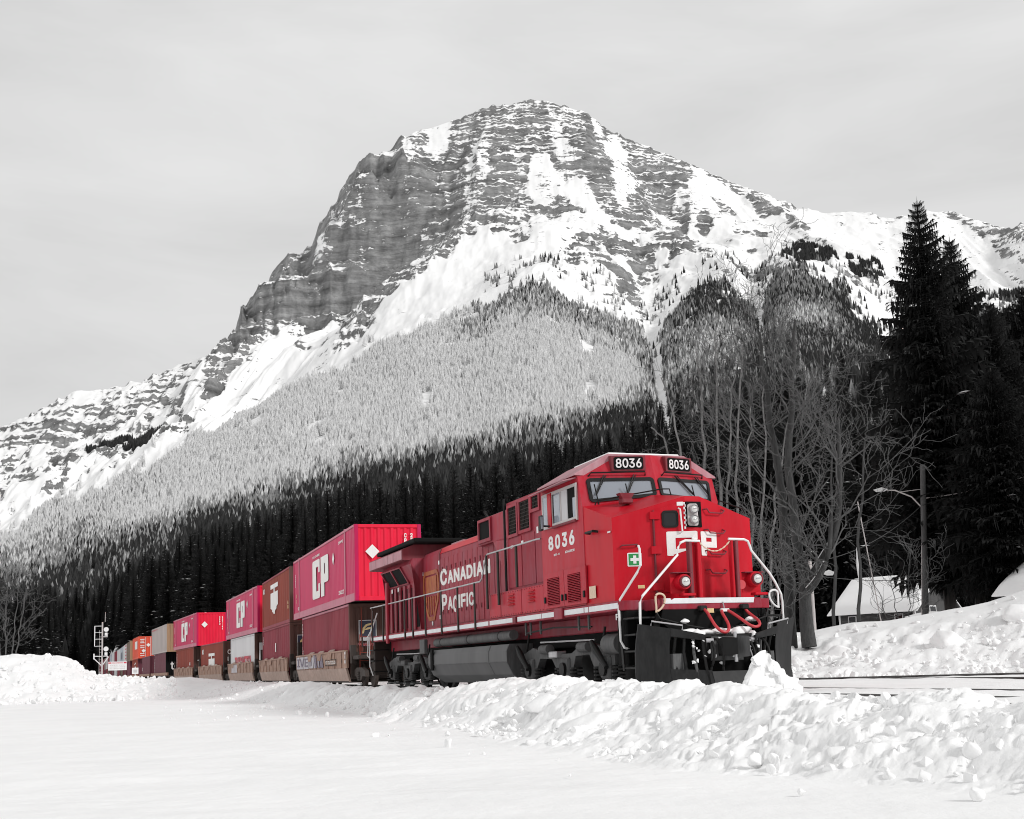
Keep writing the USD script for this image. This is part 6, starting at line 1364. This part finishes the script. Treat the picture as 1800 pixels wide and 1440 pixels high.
# signal mast and boards on the left
x, y = polar(-18.65, 130)
t = thing('signal_mast', 'silver railway signal mast with ladder cage and two heads, left of the far train', 'signal', (x, y, .35), .33)
obj('mast', MB().tube([(0, 0, -.4), (0, 0, 6.0)], [.10, .07], 10), 'frame_grey', t)
for z in (4.9, 2.95):
    hd = obj('signal_head', MB().cyl((.36, -.10, z + .35), (.36, -.06, z + .35), .24, 20), 'metal_white', t)
    obj('lamp_case', MB().bbox(.22, .5, -.30, .1, z - .35, z + .02, .03), 'metal_white', hd); obj('hood', MB().tube([(.36, -.1, z - .15), (.36, -.45, z - .15)], .12, 10), 'metal_white', hd)
    obj('bracket', MB().bbox(0, .5, -.05, .05, z - .42, z - .32, .01), 'metal_white', hd)
cg = MB()
for x_ in (-.75, -.72): cg.tube([(x_, 0, 3.6), (x_, 0, 5.6)], .035, 6)
for z in (3.6, 4.3, 4.95, 5.6): cg.tube([(-.75, 0, z), (0, 0, z)], .03, 6)
obj('platform_cage', cg, 'metal_white', t)
cg = MB().tube([(-.75, 0, 2.35), (-.1, 0, 1.7), (0, 0, 1.5)], .05, 6); cg.tube([(.6, 0, 2.5), (.1, 0, 1.8), (0, 0, 1.5)], .05, 6); cg.tube([(-.75, 0, 2.6), (.6, 0, 2.55)], .05, 6); cg.tube([(-.78, 0, 2.3), (-.78, 0, 2.85)], .08, 6)
obj('platform', cg, 'metal_white', t)
ld = MB()
for x_ in (-.28, -.02): ld.tube([(x_, .25, 0), (x_, .2, 5.2)], .02, 5)
for z in np.arange(.3, 5.2, .33): ld.tube([(-.28, .22, z), (-.02, .22, z)], .015, 4)
obj('ladder', ld, 'frame_grey', t)
obj('antenna', MB().tube([(.25, 0, 6.0), (.25, 0, 7.0)], .03, 6), 'frame_grey', t)
x, y = polar(-18.0, 90); gz = ground_z(x, y)
t = thing('notice_board', 'white notice board with red lettering on two posts near the signal mast', 'sign', (x, y, gz), .31)
zb = 1.22 - gz
for v in (-.5, .5): obj('post', MB().bbox(v - .04, v + .04, .03, .09, -.4, zb + .1, .008), 'rust_black', t)
bd = obj('board', MB().bbox(-.62, .62, -.02, .03, zb, zb + .60, .008), 'metal_white', t)
obj('lettering', MB().prism(fit_text('PRIVATE PROPERTY', -.38, .38, zb + .47, zb + .55), front(-.021), 0, .006), 'logo_red', bd)
obj('red_corner', MB().box(-.60, -.42, -.030, -.021, zb + .47, zb + .56), 'logo_red', bd); obj('red_corner', MB().box(.42, .60, -.030, -.021, zb + .47, zb + .56), 'logo_red', bd)
obj('small_print', MB().prism(unary_union([fit_text(s_, -.5, .5, zb + .10 + k * .11, zb + .155 + k * .11, bold=False) for k, s_ in enumerate(('NO TRESPASSING', 'RAILWAY LANDS', 'KEEP OFF'))]), front(-.021), 0, .004), 'frame_grey', bd)
obj('lower_bar', MB().bbox(-.5, .5, .03, .07, .0, .06, .005), 'rust_black', t)
x, y = polar(-17.25, 88); gz = ground_z(x, y)
t = thing('small_sign', 'small square white sign on one post right of the notice board', 'sign', (x, y, gz), .31)
obj('post', MB().bbox(-.03, .03, 0, .05, -.4, 1.3 - gz, .005), 'frame_grey', t); obj('plate', MB().bbox(-.21, .21, -.03, 0, .92 - gz, 1.34 - gz, .005), 'metal_white', t); obj('legend', MB().box(-.12, .12, -.036, -.031, 1.02 - gz, 1.22 - gz), 'door_grey', t)
x, y = polar(-16.7, 87); gz = ground_z(x, y)
t = thing('marker_stake', 'short white marker stake in the snow in front of the dark rail cars', 'stake', (x, y, gz), .31)
obj('stake', MB().bbox(-.05, .05, -.02, .02, -.3, .75 - gz, .005), 'metal_white', t); obj('stake_top', MB().bbox(-.056, .056, -.026, .026, .60 - gz, .66 - gz, .003), 'frame_grey', t)

# ------------------------------------------------------------------ blocks of snow
def snow_block(seed, n=15):
    g = np.random.default_rng(seed); p = g.normal(size=(n, 3)); p /= np.linalg.norm(p, axis=1, keepdims=True); p *= g.uniform(.75, 1, (n, 1))
    h = trimesh.Trimesh(p).convex_hull
    for _ in range(2): h = h.subdivide()
    trimesh.smoothing.filter_taubin(h, iterations=3)
    v = h.vertices; v = v * (1 + .22 * (meshkit.fbm(v * 2.1 + seed, 4, seed)[:, None] - .5)); return np.array(v), np.array(h.faces)
def big_chunk(label, az, r, size, seed, lift=.0, rot=0.0):
    x, y = polar(az, r); z = ground_z(x, y); v, f = snow_block(seed, 18); 
    for _ in range(1):
        m = trimesh.Trimesh(v, f, process=False).subdivide(); v, f = np.array(m.vertices), np.array(m.faces)
    v = v + .05 * (meshkit.fbm(v * 6 + seed, 3, seed + 1)[:, None] - .5) * v
    c, s = math.cos(rot), math.sin(rot); v = v * np.asarray(size); v = np.stack([v[:, 0] * c - v[:, 2] * s, v[:, 1], v[:, 0] * s + v[:, 2] * c], 1)
    obj('snow_chunk', (v + [x, y, z + lift], f), 'snow_clod', smooth=40, label=label, cat='snow chunk')
def spike():
    x, y = polar(11.35, 16.9); z = .12
    pts = np.array([(-.30, 0, 0), (.42, 0, 0), (-.28, .3, 0), (.40, .35, 0), (-.25, .05, .30), (.38, .1, .26), (-.16, .12, .54), (-.04, .18, .62), (.10, .12, .56), (.20, .15, .44), (-.2, .3, .4), (.22, .3, .36), (.30, -.1, .05), (-.24, -.12, .1)])
    h = trimesh.Trimesh(pts).convex_hull
    for _ in range(4): h = h.subdivide()
    trimesh.smoothing.filter_taubin(h, iterations=3)
    v = h.vertices; v = v + (meshkit.fbm(v * 5 + 3, 4, 9)[:, None] - .5) * .30 * np.array([1, 1, .5]) + (meshkit.fbm(v * 13 + 3, 4, 19)[:, None] - .5) * .09
    obj('snow_chunk', (v + [x, y, z - .05], h.faces), 'snow_clod', smooth=45, label='tall pointed snow chunk standing in front of the plough', cat='snow chunk')
spike()
big_chunk('large rounded snow block right of the pointed chunk', 12.35, 16.7, (.42, .35, .26), 61, .0)
big_chunk('snow block on the bank crest below the locomotive cab', 1.25, 18.4, (.42, .35, .22), 62, .0)
big_chunk('broad flat snow block at the foot of the bank, centre', 3.3, 15.2, (.55, .4, .20), 63, -.02, .2)
big_chunk('large smooth snow block right of centre near the foot of the bank', 6.7, 14.6, (.5, .4, .24), 64, -.02, -.1)
big_chunk('wide snow block at the right of the near bank', 18.3, 14.2, (.6, .5, .26), 65, .0, .1)
big_chunk('big boulder-like snow block on the far bank at the right', 19.2, 41.0, (.75, .6, .62), 66, .0)
big_chunk('rounded snow block high on the far bank, right edge', 22.4, 42.0, (.85, .6, .55), 67, .1)
big_chunk('snow block on the far bank below the cabin', 14.6, 41.5, (.6, .5, .35), 68, .0)
def clods():
    g = np.random.default_rng(99); pos, sz = [], []
    def take(n, f, rng_, lim):
        k = 0
        while k < n:
            x, y, lo, hi = f()
            pos.append((x, y)); sz.append(lo + (hi - lo) * g.random() ** 2.6); k += 1
    def near_bank():
        s = g.uniform(-15.5, 16) if g.random() < .85 else g.uniform(16, 40); vf = np.interp(s, FOOT[:, 0], FOOT[:, 1]); v = g.uniform(vf + .15, -2.9) if g.random() < .985 else g.uniform(vf - 1.2, vf); x, y, _ = world(v + drift(s), s); return x, y, .015, .11
    def heap():
        az, r = g.uniform(-25, -15.5), g.uniform(57, 79); x, y = polar(az, r); return x, y, .05, .30
    def far_bank():
        az, r = g.uniform(10, 25), g.normal(39.6, 2.0); r = min(max(r, 36.0), 44.5); x, y = polar(az, r); return x, y, .03, .22
    def left_flat():
        az, r = g.uniform(-16, -5), g.uniform(26, 75); x, y = polar(az, r); return x, y, .02, .06
    take(2600, near_bank, 0, 0); take(900, heap, 0, 0); take(700, far_bank, 0, 0); take(260, left_flat, 0, 0)
    pos = np.array(pos); sz = np.array(sz); z = terrain(pos[:, 0], pos[:, 1])[0]
    v, s = local(pos[:, 0], pos[:, 1]); ok = ~((v - drift(s) > -2.7) & (v - drift(s) < 3.0))
    pos, sz, z = pos[ok], sz[ok], z[ok]
    pi = UsdGeom.PointInstancer.Define(stage, '/World/snow_clods')
    paths = [Sdf.Path(str(obj('clod', snow_block(400 + k, 13), 'snow_clod', pi.GetPrim(), smooth=35).GetPath())) for k in range(7)]
    pi.CreatePrototypesRel().SetTargets(paths); n = len(pos)
    pi.CreatePositionsAttr(Vt.Vec3fArray.FromNumpy(np.column_stack([pos, z + sz * .10 + .02]).astype(np.float32))); pi.CreateProtoIndicesAttr(Vt.IntArray.FromNumpy(g.integers(0, 7, n).astype(np.int32)))
    q = g.normal(size=(n, 4)); q /= np.linalg.norm(q, axis=1, keepdims=True)
    pi.CreateOrientationsAttr(Vt.QuathArray([Gf.Quath(*map(float, w)) for w in q]))
    pi.CreateScalesAttr(Vt.Vec3fArray.FromNumpy((sz[:, None] * g.uniform(.75, 1.1, (n, 3))).astype(np.float32)))
    setdata(pi.GetPrim(), 'loose lumps of broken snow scattered over the banks and heaps', 'snow', None, 'stuff')
clods()
